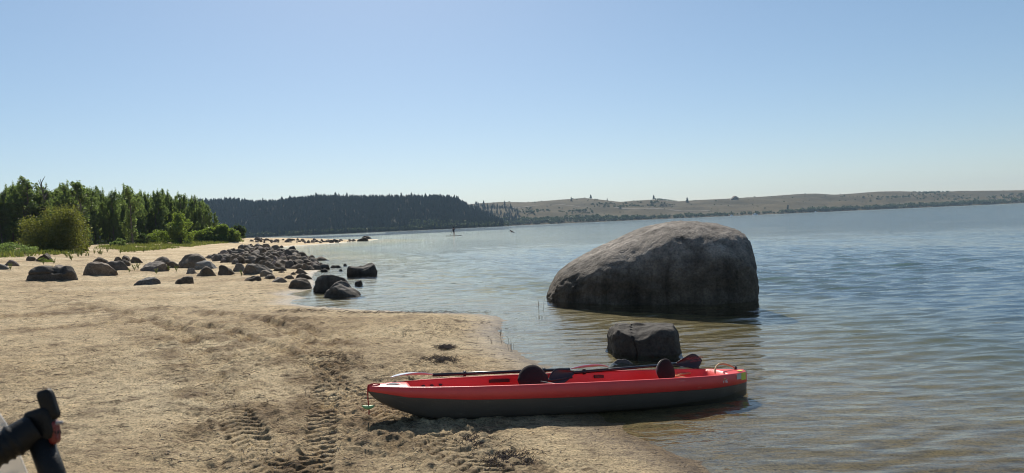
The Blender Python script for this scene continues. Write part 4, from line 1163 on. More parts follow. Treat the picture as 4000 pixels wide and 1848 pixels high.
o = obj('beach_grass', mesh_np('beach_grass', Va, np.array(Fc), False), MAT['grass'])
tag(o, 'patchy green grass between the sand and the grove', 'grass', kind='stuff')

def weed_mesh(seed):
    rs = np.random.RandomState(seed); mb = MB(); cs = []
    for k in range(9):
        a = rs.rand() * 6.28; L = rs.uniform(.3, 1)
        tip = (0.35 * L * math.cos(a), 0.35 * L * math.sin(a), L)
        mb.tube([(0, 0, -0.1), (tip[0] * .4, tip[1] * .4, L * .5), tip], [0.012, 0.009, 0.004], 4)
        for q in (.4, .6, .8, 1.0): cs.append(np.array(tip) * q)
    V, Fc = leaf_cloud(rs, cs, np.full(len(cs), 0.11), 130, 0.075)
    n = len(V); V = list(map(tuple, V)) + mb.v; F2 = [tuple(f) for f in Fc] + [tuple(i + n for i in f) for f in mb.f]
    me = bpy.data.meshes.new('weed'); me.from_pydata(V, [], F2); me.materials.append(MAT['grass']); return me
WEED = [weed_mesh(s) for s in range(5)]
for k, (u, v, h) in enumerate([(262, 1008, .45), (280, 1018, .5), (305, 1004, .35), (318, 1000, .5), (335, 1003, .3), (368, 992, .4), (388, 994, .5), (395, 996, .45), (345, 1000, .3), (255, 1000, .35), (420, 985, .35),
                             (610, 1070, .25), (660, 1058, .3), (690, 1060, .3), (540, 1050, .35), (525, 1056, .3), (945, 1078, .28), (505, 1064, .22), (170, 1032, .25), (210, 1030, .3), (40, 1054, .3), (560, 985, .4), (600, 980, .4), (470, 990, .4)]):
    F = hit(u, v)
    if F is None: continue
    o = bpy.data.objects.new('weed', WEED[k % 5]); COL.objects.link(o); o.location = F; o.scale = (h, h, h); o.rotation_euler = (0, 0, k * 1.7)
    tag(o, 'small sparse green weed growing out of the sand near the left rocks', 'plant', 'sparse weeds on the sand')

# ------------------------------------------------------------------ kayak
BOW = at_depth(1437, 1506, 6.14); STERN = at_depth(2902, 1446, 7.28)
KL = float(np.linalg.norm(STERN - BOW)); ZS = 0.305
ex = Vector((STERN - BOW) / KL); ez0 = Vector((0, 0, 1)); ey = ez0.cross(ex).normalized(); ez = ex.cross(ey).normalized()
kr = math.radians(3.5)       # heeled: the near side a little higher
ey2 = ey * math.cos(kr) - ez * math.sin(kr); ez2 = ex.cross(ey2).normalized()
KM = Matrix.Identity(4)
for i in range(3):
    KM[i][0] = ex[i]; KM[i][1] = ey2[i]; KM[i][2] = ez2[i]
orig = Vector(BOW) - ez2 * ZS
for i in range(3): KM[i][3] = orig[i]
kayak = empty('kayak'); kayak.matrix_world = KM
tag(kayak, 'red and charcoal tandem kayak pulled half out of the water onto the sand', 'kayak')

xs = KL / 3.62
def kl(u, v, y):
    """kayak-space point seen at a pixel, on the lengthwise plane y"""
    n_ = ey2; d = Vector(ray(u, v)); c0 = Vector(CP); q = KM @ Vector((0, y, 0))
    return KM.inverted() @ (c0 + d * ((q - c0).dot(n_) / d.dot(n_)))
def kint(x, tab): return float(np.interp(x / xs, [a for a, _ in tab], [b_ for _, b_ in tab]))
BEAM = [(0, .012), (.03, .05), (.08, .085), (.16, .13), (.3, .195), (.5, .26), (.8, .315), (1.2, .352), (1.8, .37), (2.4, .36), (2.9, .325), (3.2, .28), (3.4, .205), (3.52, .140), (3.59, .095), (3.62, .060)]
KEEL = [(0, .258), (.03, .215), (.08, .172), (.16, .128), (.26, .086), (.38, .045), (.52, .014), (.7, 0), (2.6, 0), (3.1, .008), (3.45, .03), (3.62, .055)]
BAND = [(0, .045), (.1, .055), (.3, .085), (.8, .112), (1.8, .126), (3.0, .120), (3.62, .105)]
FLOOR = [(0, ZS + .006), (.30, ZS + .006), (.34, ZS - .03), (.42, ZS - .14), (.6, .12), (1.0, .10), (2.9, .10), (3.15, .13), (3.26, ZS - .12), (3.34, ZS - .02), (3.38, ZS + .004), (3.62, ZS + .002)]
st = np.concatenate([np.linspace(0, .6, 34), np.linspace(.62, 3.1, 62), np.linspace(3.12, 3.62, 30)]) * xs
def smooth_tab(tab):
    X = np.linspace(0, 3.62, 363); Yv = np.interp(X, [a for a, _ in tab], [b_ for _, b_ in tab])
    for _ in range(2):
        Yv[1:-1] = np.convolve(Yv, np.ones(5) / 5, 'same')[1:-1] if False else np.convolve(np.pad(Yv, 2, mode='edge'), np.ones(5) / 5, 'valid')[1:-1]
    return list(zip(X, Yv))
KEEL = smooth_tab(KEEL); BEAM = smooth_tab(BEAM)
hull_v = []; deck_v = []
for x in st:
    b_ = kint(x, BEAM); k0 = kint(x, KEEL); c = ZS - kint(x, BAND); fl = kint(x, FLOOR)
    vs = float(1 - sstep(0.1, 0.9, x / xs)) * 0.55
    c = max(c, k0 + 0.002)
    def mixs(full, thin): return full * (1 - vs) + thin * vs
    sec = [(0, 0), (.30, .0), (mixs(.56, .42), .03), (mixs(.74, .58), .10), (mixs(.86, .72), .28), (mixs(.93, .86), .58), (mixs(.97, .95), .85), (.985, 1.0)]
    hs = [(f * b_, k0 + g * (c - k0)) for f, g in sec]
    hull_v.append([(x, -y, z) for y, z in hs[::-1]] + [(x, y, z) for y, z in hs[1:]])
    rim = min(0.030, b_ * .3)
    ops = float(sstep(.30, .40, x / xs) * (1 - sstep(3.26, 3.36, x / xs)))
    ds = [(b_ * .986, c - .001), (b_ * 1.0 + .004, c + .004), (b_ + .005, c + .5 * (ZS - c)), (b_ + .000, ZS - .016), (b_ - .006, ZS - .004), (b_ - .014, ZS), (b_ - rim, ZS - .001)]
    w1 = max(b_ - rim - .004, 0)
    d1 = ZS - .004
    ds += [(w1 * .995, d1 - .012 * ops), (w1 * (.985 if ops > .5 else .9), d1 + (fl - d1) * .45 * ops + .003 * (1 - ops)), (w1 * (.94 - .14 * (1 - ops)), d1 + (fl - d1) * .85 * ops + .006 * (1 - ops)), (w1 * (.86 if ops > .5 else .55), fl if ops > .3 else max(fl, ZS + .004)), (w1 * .4, fl if ops > .3 else ZS + .008), (0, fl if ops > .3 else ZS + .009)]
    deck_v.append([(x, -y, z) for y, z in ds] + [(x, y, z) for y, z in ds[-2::-1]])
def loft(rows, name, mat, parent, close_ends=True):
    n = len(rows); k = len(rows[0]); V = [p for r_ in rows for p in r_]
    Fc = [(i * k + j, (i + 1) * k + j, (i + 1) * k + j + 1, i * k + j + 1) for i in range(n - 1) for j in range(k - 1)]
    if close_ends: Fc += [tuple(range(k)), tuple(range((n - 1) * k, n * k))[::-1]]
    me = bpy.data.meshes.new(name); me.from_pydata(V, [], Fc)
    bm = bmesh.new(); bm.from_mesh(me); bmesh.ops.recalc_face_normals(bm, faces=bm.faces); bm.to_mesh(me); bm.free()
    for q in me.polygons: q.use_smooth = True
    return obj(name, me, mat, parent)
loft(hull_v, 'hull', MAT['hull'], kayak)
deck = loft(deck_v, 'deck', MAT['red'], kayak)

def pebble_shape(rx, ry, rz, p=2.4, sub=3, seed=0, amp=0.0):
    V, Fc = ico(sub); q = (np.abs(V) ** p).sum(1) ** (1 / p); V = V / q[:, None]
    X = V * np.array([rx, ry, rz])
    if amp: X = X * (1 + amp * fbm(V * 1.5 + seed, 2))[:, None]
    return X, Fc
def kpart(name, X, Fc, mat, loc, rot=(0, 0, 0), parent=kayak):
    o = obj(name, mesh_np(name, X, Fc), MAT[mat], parent); o.location = loc; o.rotation_euler = rot; return o

# seats: moulded red pan with a folded padded backrest
def seat(xc, mat, rz, tilt, sy, rimmed):
    X, Fc = pebble_shape(.22, .235, .05, 3.2); s = kpart('seat', X, Fc, 'red', (xc.x + .22, 0.0, .135))
    V, Fc = ico(4)
    q = (np.abs(V) ** 2.6).sum(1) ** (1 / 2.6); U = V / q[:, None]
    taper = 1 - 0.30 * U[:, 2] * (U[:, 2] > 0) + 0.05 * (U[:, 2] < 0)
    X = np.stack([U[:, 0] * .034 - .015 * (U[:, 1] ** 2), U[:, 1] * sy * taper, U[:, 2] * .112], 1)
    bk = obj('backrest', mesh_np('backrest', X, Fc), MAT[mat], s); bk.location = (-.22, -.02, xc.z - .135); bk.rotation_euler = (0, tilt, rz)
    if rimmed:
        pts = [(-.030 - .012 * math.sin(a) ** 2, math.sin(a) * sy * (1 - .26 * max(0, math.cos(a))) * .90, math.cos(a) * .102) for a in np.linspace(-2.0, 2.4, 26)]
        mb = MB(); mb.tube(pts, .006, 8); pp = mb.build('piping', MAT['piping'], s); pp.location = bk.location; pp.rotation_euler = bk.rotation_euler
    mb = MB()
    for sd in (-1, 1):
        pa = Vector((-.20, sd * .15, .16)); pb = Vector((.28, sd * .27, .13)); pm = (pa + pb) / 2 - Vector((0, 0, .03))
        mb.tube([pa, pm, pb], .011, 6)
    mb.build('strap', MAT['strap' if rimmed else 'black'], s)
    return s
seat(kl(2085, 1472, -.02), 'fabric', -1.05, -0.40, .195, False)
seat(kl(2604, 1446, -.02), 'fabric', -1.2, -0.2, .118, True)
# moulded humps and console in the floor
for x0, rx, rz_ in [(1.98, .10, .06), (2.14, .13, .065), (3.02, .13, .09), (1.15, .16, .05)]:
    X, Fc = pebble_shape(rx, .13, rz_, 3.0); kpart('console', X, Fc, 'red', (x0 * xs, 0.02, .12))
# foot rail, buckle, drain dimples and cleats along the far inner wall
for x0, ln_ in [(1.22, .10), (2.22, .05)]:
    b_ = kint(x0 * xs, BEAM); mb = MB(); mb.box((x0 * xs, b_ - .045, ZS - .05), (ln_, .012, .014)); mb.build('foot_rail', MAT['black'], kayak, False)
for x0 in (.50, .58, .66):
    X, Fc = pebble_shape(.018, .006, .010, 2.0, 2); b_ = kint(x0 * xs, BEAM); kpart('rivet', X, Fc, 'dark_print', (x0 * xs, b_ - .052, ZS - .055))
for x0 in (2.86, 3.26):
    X, Fc = pebble_shape(.022, .010, .008, 2.4, 2); b_ = kint(x0 * xs, BEAM); kpart('pad_eye', X, Fc, 'black', (x0 * xs, b_ - .016, ZS + .008))
X, Fc = pebble_shape(.014, .014, .022, 2.4, 2); kpart('cleat', X, Fc, 'black', (3.55 * xs, .02, ZS + .022))
# stern rope loop
mb = MB()
pts = [(3.20, -.17, ZS + .005), (3.21, -.15, ZS + .035), (3.25, -.11, ZS + .065), (3.32, -.05, ZS + .078), (3.40, .0, ZS + .075), (3.48, .02, ZS + .055), (3.53, .02, ZS + .03), (3.555, .02, ZS + .012)]
mb.tube([(a * xs, b_, c) for a, b_, c in pts], .0085, 8); mb.build('stern_rope', MAT['rope'], kayak)
# bow cord with toggle: hangs plumb, so it is built along world z in kayak space
Kinv = KM.inverted()
tip = KM @ Vector((0.012, -0.012, ZS - .012))
mb = MB()
wp = [KM @ Vector((.10, -.03, ZS + .012)), KM @ Vector((.05, -.015, ZS + .016)), KM @ Vector((.0, -.008, ZS + .004)), tip + Vector((-.014, -.012, -.01)), tip + Vector((-.014, -.014, -.10)), tip + Vector((-.010, -.014, -.20)), tip + Vector((-.012, -.014, -.235))]
mb.tube([Kinv @ p_ for p_ in wp], .0055, 6)
cord = mb.build('bow_cord', MAT['red_cord'], kayak)
mb = MB(); tp = []
for t in np.linspace(-1, 1, 11):
    tp.append(tip + Vector((-.013 + .052 * t, -.016, -.172 + .016 * t * t)))
mb.tube([Kinv @ p_ for p_ in tp], [.006 + .012 * (1 - abs(t) ** 1.6) for t in np.linspace(-1, 1, 11)], 10)
mb.build('toggle', MAT['green'], cord)

# stickers and marks
def text_mesh(s, size, name):
    cu = bpy.data.curves.new(name, 'FONT'); cu.body = s; cu.size = size; cu.align_x = 'CENTER'; cu.align_y = 'CENTER'; cu.extrude = 0.0006
    o = bpy.data.objects.new(name, cu); COL.objects.link(o)
    dg = bpy.context.evaluated_depsgraph_get(); dg.update()
    me = bpy.data.meshes.new_from_object(o.evaluated_get(dg)); bpy.data.objects.remove(o); bpy.data.curves.remove(cu)
    return me
def disc(rx, ry, n=28, th=.0015):
    V = [(rx * math.cos(2 * math.pi * k / n), ry * math.sin(2 * math.pi * k / n), z) for z in (0, th) for k in range(n)]
    return V, [tuple(range(n))[::-1], tuple(range(n, 2 * n))] + [(k, (k + 1) % n, n + (k + 1) % n, n + k) for k in range(n)]
def flat_part(name, V, Fc, mat, parent, loc, rot=(0, 0, 0)):
    me = bpy.data.meshes.new(name); me.from_pydata(V, [], Fc); o = obj(name, me, MAT[mat], parent); o.location = loc; o.rotation_euler = rot; return o
V, Fc = disc(.062, .042); stk = flat_part('bow_sticker', V, Fc, 'white', kayak, (.205 * xs, -.035, ZS + .0105))
V, Fc = disc(.054, .034); flat_part('sticker_field', V, Fc, 'dark_print', stk, (0, 0, .0012))
mb = MB()
for j in range(3): mb.tube([(-.034 + .008 * j, .010 - .010 * j, .0034), (0, .014 - .010 * j, .0034), (.034 - .008 * j, .010 - .010 * j, .0034)], .0028, 6)
mb.build('emblem', MAT['white'], stk)

def side_frame(x, z):
    """position and rotation of a flat mark on the near red band"""
    y = -(kint(x, BEAM) + .0062)
    y2 = -(kint(x + .05, BEAM) + .0062)
    return (x, y, z), (math.pi / 2, 0, math.atan2(y2 - y, .05))
def side_quad(name, x0, x1, z0, z1, mat, parent=kayak, ofs=.0):
    V = []
    for x in np.linspace(x0, x1, 6):
        y = -(kint(x, BEAM) + .0075 + ofs)
        V += [(x, y, z0), (x, y, z1)]
    Fc = [(2 * i, 2 * i + 2, 2 * i + 3, 2 * i + 1) for i in range(5)]
    return flat_part(name, V, Fc, mat, parent, (0, 0, 0))
side_quad('lime_sticker', 3.49 * xs, 3.575 * xs, ZS - .075, ZS - .004, 'lime')
side_quad('grey_sticker', 3.41 * xs, 3.488 * xs, ZS - .060, ZS - .004, 'silver_sticker')
V = [(3.49 * xs, -.130, ZS + .010), (3.56 * xs, -.090, ZS + .010), (3.56 * xs, -.055, ZS + .012), (3.49 * xs, -.085, ZS + .012)]
flat_part('lime_sticker', V, [(0, 1, 2, 3)], 'lime', kayak, (0, 0, 0))
loc, rot = side_frame(3.245 * xs, ZS - .062)
o = obj('number_mark', text_mesh('r76', .052, 'number_mark'), MAT['white'], kayak); o.location = loc; o.rotation_euler = rot
# a scuff line where hull halves meet
side_quad('seam_tab', 2.02 * xs, 2.028 * xs, ZS - .165, ZS - .130, 'black', ofs=.0)

# ------------------------------------------------------------------ paddles
def blade_geo(L, Wd, spoon=0.03, th=0.006, tip=0.55):
    """blade in local x (length from neck), y (width), z (face normal)"""
    nx, ny = 16, 9; top = []; bot = []
    for i in range(nx):
        t = i / (nx - 1)
        w = Wd / 2 * (0.10 + 0.90 * math.sin(min(1, t * 1.25) * math.pi / 2) ** 1.2) * (1 - max(0, (t - tip) / (1 - tip)) ** 2.6 * 0.92)
        for j in range(ny):
            s = -1 + 2 * j / (ny - 1)
            z = spoon * (4 * t * (1 - t)) - 0.022 * (1 - s * s) * math.sin(math.pi * min(1, t * 1.1)) * (Wd / .18)
            top.append((L * t, w * s, z + th / 2)); bot.append((L * t, w * s, z - th / 2))
    V = top + bot; n = nx * ny
    Fc = []
    for i in range(nx - 1):
        for j in range(ny - 1):
            a = i * ny + j; Fc.append((a, a + ny, a + ny + 1, a + 1)); Fc.append((n + a, n + a + 1, n + a + ny + 1, n + a + ny))
    for i in range(nx - 1):
        for j in (0, ny - 1):
            a = i * ny + j; q = (a, a + ny, n + a + ny, n + a); Fc.append(q if j else q[::-1])
    for i in (0, nx - 1):
        for j in range(ny - 1):
            a = i * ny + j; q = (a, a + 1, n + a + 1, n + a); Fc.append(q if i else q[::-1])
    return V, Fc
def paddle(lab, n0, n1, b0, b1, BL, BW, mat, rings, upright=False):
    """n0,n1: blade necks, b0,b1: (blade direction, face normal) in kayak space"""
    P0, P1 = KM @ Vector(n0), KM @ Vector(n1)
    e = empty('kayak_paddle', P0); bpy.context.view_layer.update()
    mb = MB(); mid = (P0 + P1) / 2
    mb.tube([p_ - P0 for p_ in (P0, mid, P1)], .0155, 12); mb.build('shaft', MAT['shaft'], e)
    for t in rings:
        c = P0 + (P1 - P0) * t - P0; dd = (P1 - P0).normalized()
        mb = MB(); mb.tube([c - dd * .012, c + dd * .012], .026, 14); mb.build('drip_ring', MAT['black'], e)
    K3 = KM.to_3x3(); bl = []
    for N, (dr_, nr) in ((P0, b0), (P1, b1)):
        X = (K3 @ Vector(dr_)).normalized(); Z = (K3 @ Vector(nr)); Z = (Z - X * Z.dot(X)).normalized(); Yv = Z.cross(X)
        V, Fc = blade_geo(BL, BW)
        Rm = Matrix((X, Yv, Z)).transposed()
        V = [Rm @ Vector(v_) + N - P0 - X * .02 for v_ in V]
        mb = MB(); mb.add(V, Fc); bl.append((mb.build('blade', MAT[mat], e), N, X, Yv, Z))
    tag(e, lab, 'paddle')
    return e, bl, P0
paddle('pale-bladed black paddle lying along the far rim, its blade over the kayak bow', kl(1690, 1465, .26), kl(2225, 1443, .36),
       ((-1, -.30, .02), (.05, .12, 1)), ((1, -.02, .03), (0, .2, 1)), .44, .165, 'silver', (.22, .80))
e2, bl2, P0b = paddle('dark maroon-bladed paddle along the far rim, its printed blade upright near the stern', kl(2240, 1456, .31), kl(2640, 1422, .335),
       ((-1, -.30, -.16), (.1, -.9, .35)), ((1, .0, .10), (0, -1, .25)), .33, .165, 'maroon', (.1, .85))
bo, N, X, Yv, Z = bl2[1]
Xt = X; Zt = Z; Yt = Zt.cross(Xt)
for s_, sz, oy in (('MAGELLAN', .038, .030), ('OUTDOORS', .022, .000)):
    t = obj('lettering', text_mesh(s_, sz, 'lettering'), MAT['red_print'], bo)
    Rm = Matrix((Xt, Yt, Zt)).transposed().to_4x4()
    ctr = N - P0b + Xt * .22 + Yt * oy + Zt * .022
    Rm.translation = ctr; t.matrix_local = Rm

# ------------------------------------------------------------------ paddleboarder, swimmer
def skin_figure(name, verts, edges, radii, mat, loc, sub=2):
    me = bpy.data.meshes.new(name); me.from_pydata(verts, edges, []); me.update()
    o = obj(name, me, mat); o.location = loc
    o.modifiers.new('skin', 'SKIN')
    sv = me.skin_vertices[0].data
    for i, r_ in enumerate(radii):
        sv[i].radius = (r_, r_) if not isinstance(r_, tuple) else r_; sv[i].use_root = (i == 0)
    s = o.modifiers.new('subdivision', 'SUBSURF'); s.levels = sub; s.render_levels = sub
    return o
pb = at_z(1773, 920.5, 0.06)
V = [(0, 0, .92), (0, 0, 1.08), (0, .0, 1.28), (0, 0, 1.42), (0, 0, 1.50), (0, .01, 1.60), (0, .01, 1.70),
     (-.10, 0, .86), (-.11, .02, .48), (-.11, -.02, .09), (-.11, .12, .04), (.10, 0, .86), (.12, .02, .48), (.13, -.02, .09), (.13, .12, .04),
     (-.18, 0, 1.40), (-.27, .04, 1.14), (-.30, .20, .98), (.18, 0, 1.40), (.20, .08, 1.15), (.02, .22, 1.14), (-.31, .26, .95), (-.03, .26, 1.13)]
E = [(0, 1), (1, 2), (2, 3), (3, 4), (4, 5), (5, 6), (0, 7), (7, 8), (8, 9), (9, 10), (0, 11), (11, 12), (12, 13), (13, 14), (3, 15), (15, 16), (16, 17), (17, 21), (3, 18), (18, 19), (19, 20), (20, 22)]
Rr = [.15, .12, .15, .10, .055, .095, .07, .10, .065, .045, .035, .10, .065, .045, .035, .065, .045, .034, .065, .045, .034, .03, .03]
per = skin_figure('person', V, E, Rr, MAT['skin'], (pb[0], pb[1], .085))
tag(per, 'person in dark swimwear standing on a paddleboard, holding a long paddle', 'person')
V2, F2 = pebble_shape(.175, .135, .24, 2.4, 3); sw = obj('swimsuit', mesh_np('swimsuit', V2, F2), MAT['swimwear'], per); sw.location = (0, 0, 1.14)
V2, F2 = pebble_shape(.165, .15, .13, 2.4, 3); sw = obj('shorts', mesh_np('shorts', V2, F2), MAT['swimwear'], per); sw.location = (0, 0, .87)
V2, F2 = pebble_shape(.115, .12, .13, 2.2, 3); sw = obj('hair', mesh_np('hair', V2, F2), MAT['hair'], per); sw.location = (0, -.02, 1.66)
nx = 30; Vb = []; 
for i in range(nx):
    t = -1 + 2 * i / (nx - 1); w = .40 * (1 - abs(t) ** 3.2) ** .5 + .01; z = .10 * max(0, abs(t) - .6) ** 1.5
    Vb += [(t * 1.62, -w, .0 + z), (t * 1.62, -w * .98, .10 + z), (t * 1.62, w * .98, .10 + z), (t * 1.62, w, .0 + z)]
Fb = [(4 * i + j, 4 * i + 4 + j, 4 * i + 4 + (j + 1) % 4, 4 * i + (j + 1) % 4) for i in range(nx - 1) for j in range(4)] + [(0, 1, 2, 3), (4 * nx - 1, 4 * nx - 2, 4 * nx - 3, 4 * nx - 4)]
sb = flat_part('paddleboard', Vb, Fb, 'dark_print', None, (pb[0] + .05, pb[1] + .05, -.01), (0, 0, .12))
tag(sb, 'flat dark paddleboard carrying the standing person', 'paddleboard')
mb = MB(); mb.tube([(-.02, .26, 1.30), (-.32, .27, .95), (-.85, .30, -.05)], .022, 8)
sp = mb.build('board_paddle', MAT['black']); sp.location = (pb[0], pb[1], .085); sp_m = sp
mb = MB(); V, Fc = blade_geo(.42, .2); X = Vector((-.53, .03, -1.0)).normalized(); Yv = Vector((0, 1, 0)); Zv = X.cross(Yv).normalized(); Yv = Zv.cross(X)
Rm = Matrix((X, Yv, Zv)).transposed(); mb.add([Rm @ Vector(v_) + Vector((-.62, .285, .38)) for v_ in V], Fc); mb.build('blade', MAT['black'], sp)
tag(sp, 'long paddle held by the standing paddleboarder', 'paddle')

swp = at_z(2003, 906, 0.0)
V = [(0, 0, -.12), (-.18, 0, .02), (-.34, 0, .10), (-.45, 0, .20), (-.53, 0, .24), (.5, 0, -.20), (-.10, -.28, .10), (-.36, -.45, .22), (-.62, -.48, .06), (-.2, .3, -.05), (-.55, .4, -.1)]
E = [(0, 1), (1, 2), (2, 3), (3, 4), (0, 5), (1, 6), (6, 7), (7, 8), (1, 9), (9, 10)]
sw = skin_figure('person', V, E, [.16, .17, .09, .13, .09, .14, .08, .06, .045, .08, .05], MAT['skin'], (swp[0], swp[1], 0.06))
sw.scale = (1.15, 1.15, 1.15)
V2, F2 = pebble_shape(.16, .16, .15, 2.2, 3); hh = obj('hair', mesh_np('hair', V2, F2), MAT['hair'], sw); hh.location = (-.46, 0, .25)
tag(sw, 'person swimming far out in the glittering water, head above the surface', 'person')

# ------------------------------------------------------------------ handlebar close to the camera, lower left
def near(u, v, Y): return Vector(at_depth(u, v, Y))
HY = 0.80
hb = empty('handlebar', near(60, 1750, HY)); H0 = hb.location.copy()
def hp(u, v, Y=HY): return near(u, v, Y) - H0
mb = MB()
a = hp(-260, 1905, HY - .06); c = hp(140, 1672, HY)
pts = []; rad = []
for t in np.linspace(0, 1, 40):
    pts.append(a + (c - a) * t); rb = .0175 if t > .72 else .0165
    rad.append(rb + (.0022 if (int(t * 39 + .5) % 3 == 0 and .3 < t < .82) else 0))
mb.tube(pts, rad, 18); mb.build('grip', MAT['grip'], hb)
mb = MB(); p0, p1, p2 = hp(182, 1525), hp(205, 1640), hp(214, 1632)
axis = (hp(205, 1632) - hp(172, 1530))
Xd = axis.normalized(); Zd = Vector((0, -1, .12)).normalized(); Yd = Zd.cross(Xd).normalized(); Rm = Matrix((Xd, Yd, Zd)).transposed()
def rbox(mbx, c, h, R, r=.3):
    V, Fc = ico(3); q = (np.abs(V) ** 6).sum(1) ** (1 / 6); U = V / q[:, None]
    mbx.add([R @ Vector((u[0] * h[0], u[1] * h[1], u[2] * h[2])) + c for u in U], Fc)
rbox(mb, (hp(172, 1530) + hp(208, 1632)) / 2, (.0175, .0082, .005), Rm); mb.build('end_bracket', MAT['grip'], hb)
mb = MB(); rbox(mb, hp(165, 1660), (.019, .0150, .008), Rm); mb.build('clamp', MAT['grip'], hb)
mb = MB(); rbox(mb, hp(212, 1688), (.0130, .0042, .006), Matrix((Vector((0.03, 0, -1)), Vector((1, 0, .03)), Vector((0, -1, 0)))).transposed().to_3x3()); mb.build('red_insert', MAT['red_lens'], hb)
mb = MB()
foot = Vector((hp(420, 2600, 0.78)))
foot_w = foot + H0; gz, _ = base_h([foot_w.x], [foot_w.y]); 
drn = (hp(205, 1848, .79) - hp(160, 1730)); 
ptsl = [hp(158, 1720), hp(205, 1850, .79), hp(330, 2400, .80)]
last = ptsl[-1] + H0; k_ = (last.z - (float(gz[0]) - .02)); ptsl.append(Vector((last.x + .1, last.y + .05, float(gz[0]) - .02)) - H0)
mb.tube(ptsl, [.0125, .0125, .0125, .0125], 12); mb.build('strut', MAT['grip'], hb)
mb = MB(); V = []; Fc = []
arc = [(-120, 1520), (-20, 1600), (20, 1660), (60, 1750), (100, 1848), (150, 2000)]
for u, v in arc:
    p_ = hp(u, v, .86); q_ = hp(u - 190, v + 90, .90); r_ = Vector((0.0, .004, 0.0)); V += [p_, q_, p_ + r_, q_ + r_]
n_ = len(arc)
for i in range(n_ - 1):
    o4 = 4 * i; Fc += [(o4, o4 + 4, o4 + 5, o4 + 1), (o4 + 2, o4 + 3, o4 + 7, o4 + 6), (o4, o4 + 2, o4 + 6, o4 + 4)]
mb.add(V, Fc); mb.build('clear_shield', MAT['clear'], hb)
mb = MB(); mb.tube([hp(222, 1652, .79), hp(222, 1652, .79) + Vector((.006, 0, 0))], .0022, 8); mb.build('bolt', MAT['piping'], hb)
tag(hb, 'black ribbed handlebar end with red insert and clear shield, close at the lower left corner', 'handlebar')

# ------------------------------------------------------------------ litter on the sand, reeds, pebbles, far-shore boats
def litter(name, u, v, wu, wv, n, size, seed, lab, mat='litter', kind=None, cat='plant litter', ang=None):
    rs = np.random.RandomState(seed); mb = MB(); F = hit(u, v); c = Vector(F)
    for k in range(n):
        q = hit(u + rs.normal() * wu * .45, v + rs.normal() * wv * .45)
        if q is None: continue
        a = rs.rand() * 3.14 if ang is None else ang + rs.normal() * .5
        L = size * rs.uniform(.4, 1.3); z = rs.uniform(.0, .22) * size
        dx, dy = L * math.cos(a) / 2, L * math.sin(a) / 2
        p_ = Vector(q) - c
        mb.tube([p_ + Vector((-dx, -dy, z * .4)), p_ + Vector((rs.normal() * .01, rs.normal() * .01, z + .012)), p_ + Vector((dx, dy, z * .5))], [.0014, .0026, .001], 4)
    o = mb.build(name, MAT[mat]); o.location = c
    tag(o, lab, cat, kind=kind or 'stuff'); return o
litter('seaweed_clump', 1742, 1358, 42, 8, 260, .09, 1, 'black clump of dried water weed on the sand beyond the kayak bow')
litter('twig_heap', 1725, 1407, 70, 15, 320, .09, 2, 'flat heap of dark twigs on the sand just behind the kayak')
litter('plant_litter', 1995, 1800, 110, 40, 420, .04, 3, 'dark streak of rotted plant litter on the sand in front of the kayak', kind='stuff')
litter('plant_litter', 1870, 1725, 110, 26, 200, .035, 4, 'thin dark litter line just below the kayak shadow', kind='stuff')
litter('plant_litter', 1340, 1398, 120, 26, 160, .05, 5, 'scatter of grey plant litter left of the kayak bow', kind='stuff')
litter('plant_litter', 1560, 1222, 420, 6, 260, .12, 6, 'drift line of dark litter along the shore of the cove', kind='stuff', ang=0.0)
litter('plant_litter', 1180, 1215, 120, 8, 120, .12, 7, 'drift line of litter at the tip of the cove', kind='stuff', ang=0.4)
litter('plant_litter', 1750, 1280, 260, 60, 200, .06, 8, 'thin scatter of litter over the sand spit behind the kayak', kind='stuff')

rs = np.random.RandomState(21); mb = MB(); Vp = []; Fp = []
ic = ico(1); n = 0
for k in range(1500):
    v = 1060 + 790 * rs.rand() ** 1.3; u = rs.uniform(-20, 2700)
    Yg = 1.60 * F4 / max(60, v - horizon_y(u)); d = ray(u, v); x = d[0] / d[1] * Yg
    s = rs.uniform(.003, .007) * (1 + Yg / 14)
    A = ic[0] * np.array([s, s * rs.uniform(.6, 1), s * .6]); Vp.append(A + np.array([x, Yg, 0])); Fp.append(ic[1] + n); n += len(A)
Vp = np.concatenate(Vp); cen = Vp.reshape(1500, -1, 3)[:, 0, :2]; g, dd = base_h(cen[:, 0], cen[:, 1])
Vp = Vp.reshape(1500, -1, 3); Vp[:, :, 2] += (np.where(dd > 0.1, g, -5) + .004)[:, None]
keep = dd > 0.1
Vp = Vp[keep]; m_ = len(ic[0]); Fp = np.concatenate([ic[1] + i * m_ for i in range(len(Vp))])
o = obj('pebbles', mesh_np('pebbles', Vp.reshape(-1, 3), Fp), MAT['pebble']); tag(o, 'tiny pebbles and bits scattered over the sand', 'pebbles', kind='stuff')

rs = np.random.RandomState(77); mb = MB()
for k in range(330):
    v = 1130 + 700 * rs.rand() ** 1.2; u = rs.uniform(0, 2100); q = hit(u, v, False)
    if q is None or q[2] < 0.03: continue
    a = rs.normal() * 0.7; L = rs.uniform(.015, .07) * (1 + q[1] / 20); r_ = .0016 * (1 + q[1] / 9)
    mb.tube([(q[0] - L * math.cos(a), q[1] - L * math.sin(a), q[2] + .006), (q[0], q[1], q[2] + .012 + rs.rand() * .01), (q[0] + L * math.cos(a), q[1] + L * math.sin(a), q[2] + .006)], [r_ * .6, r_, r_ * .5], 4)
tag(mb.build('twigs', MAT['litter']), 'small dark twigs and stems scattered over the sand', 'twigs', kind='stuff')

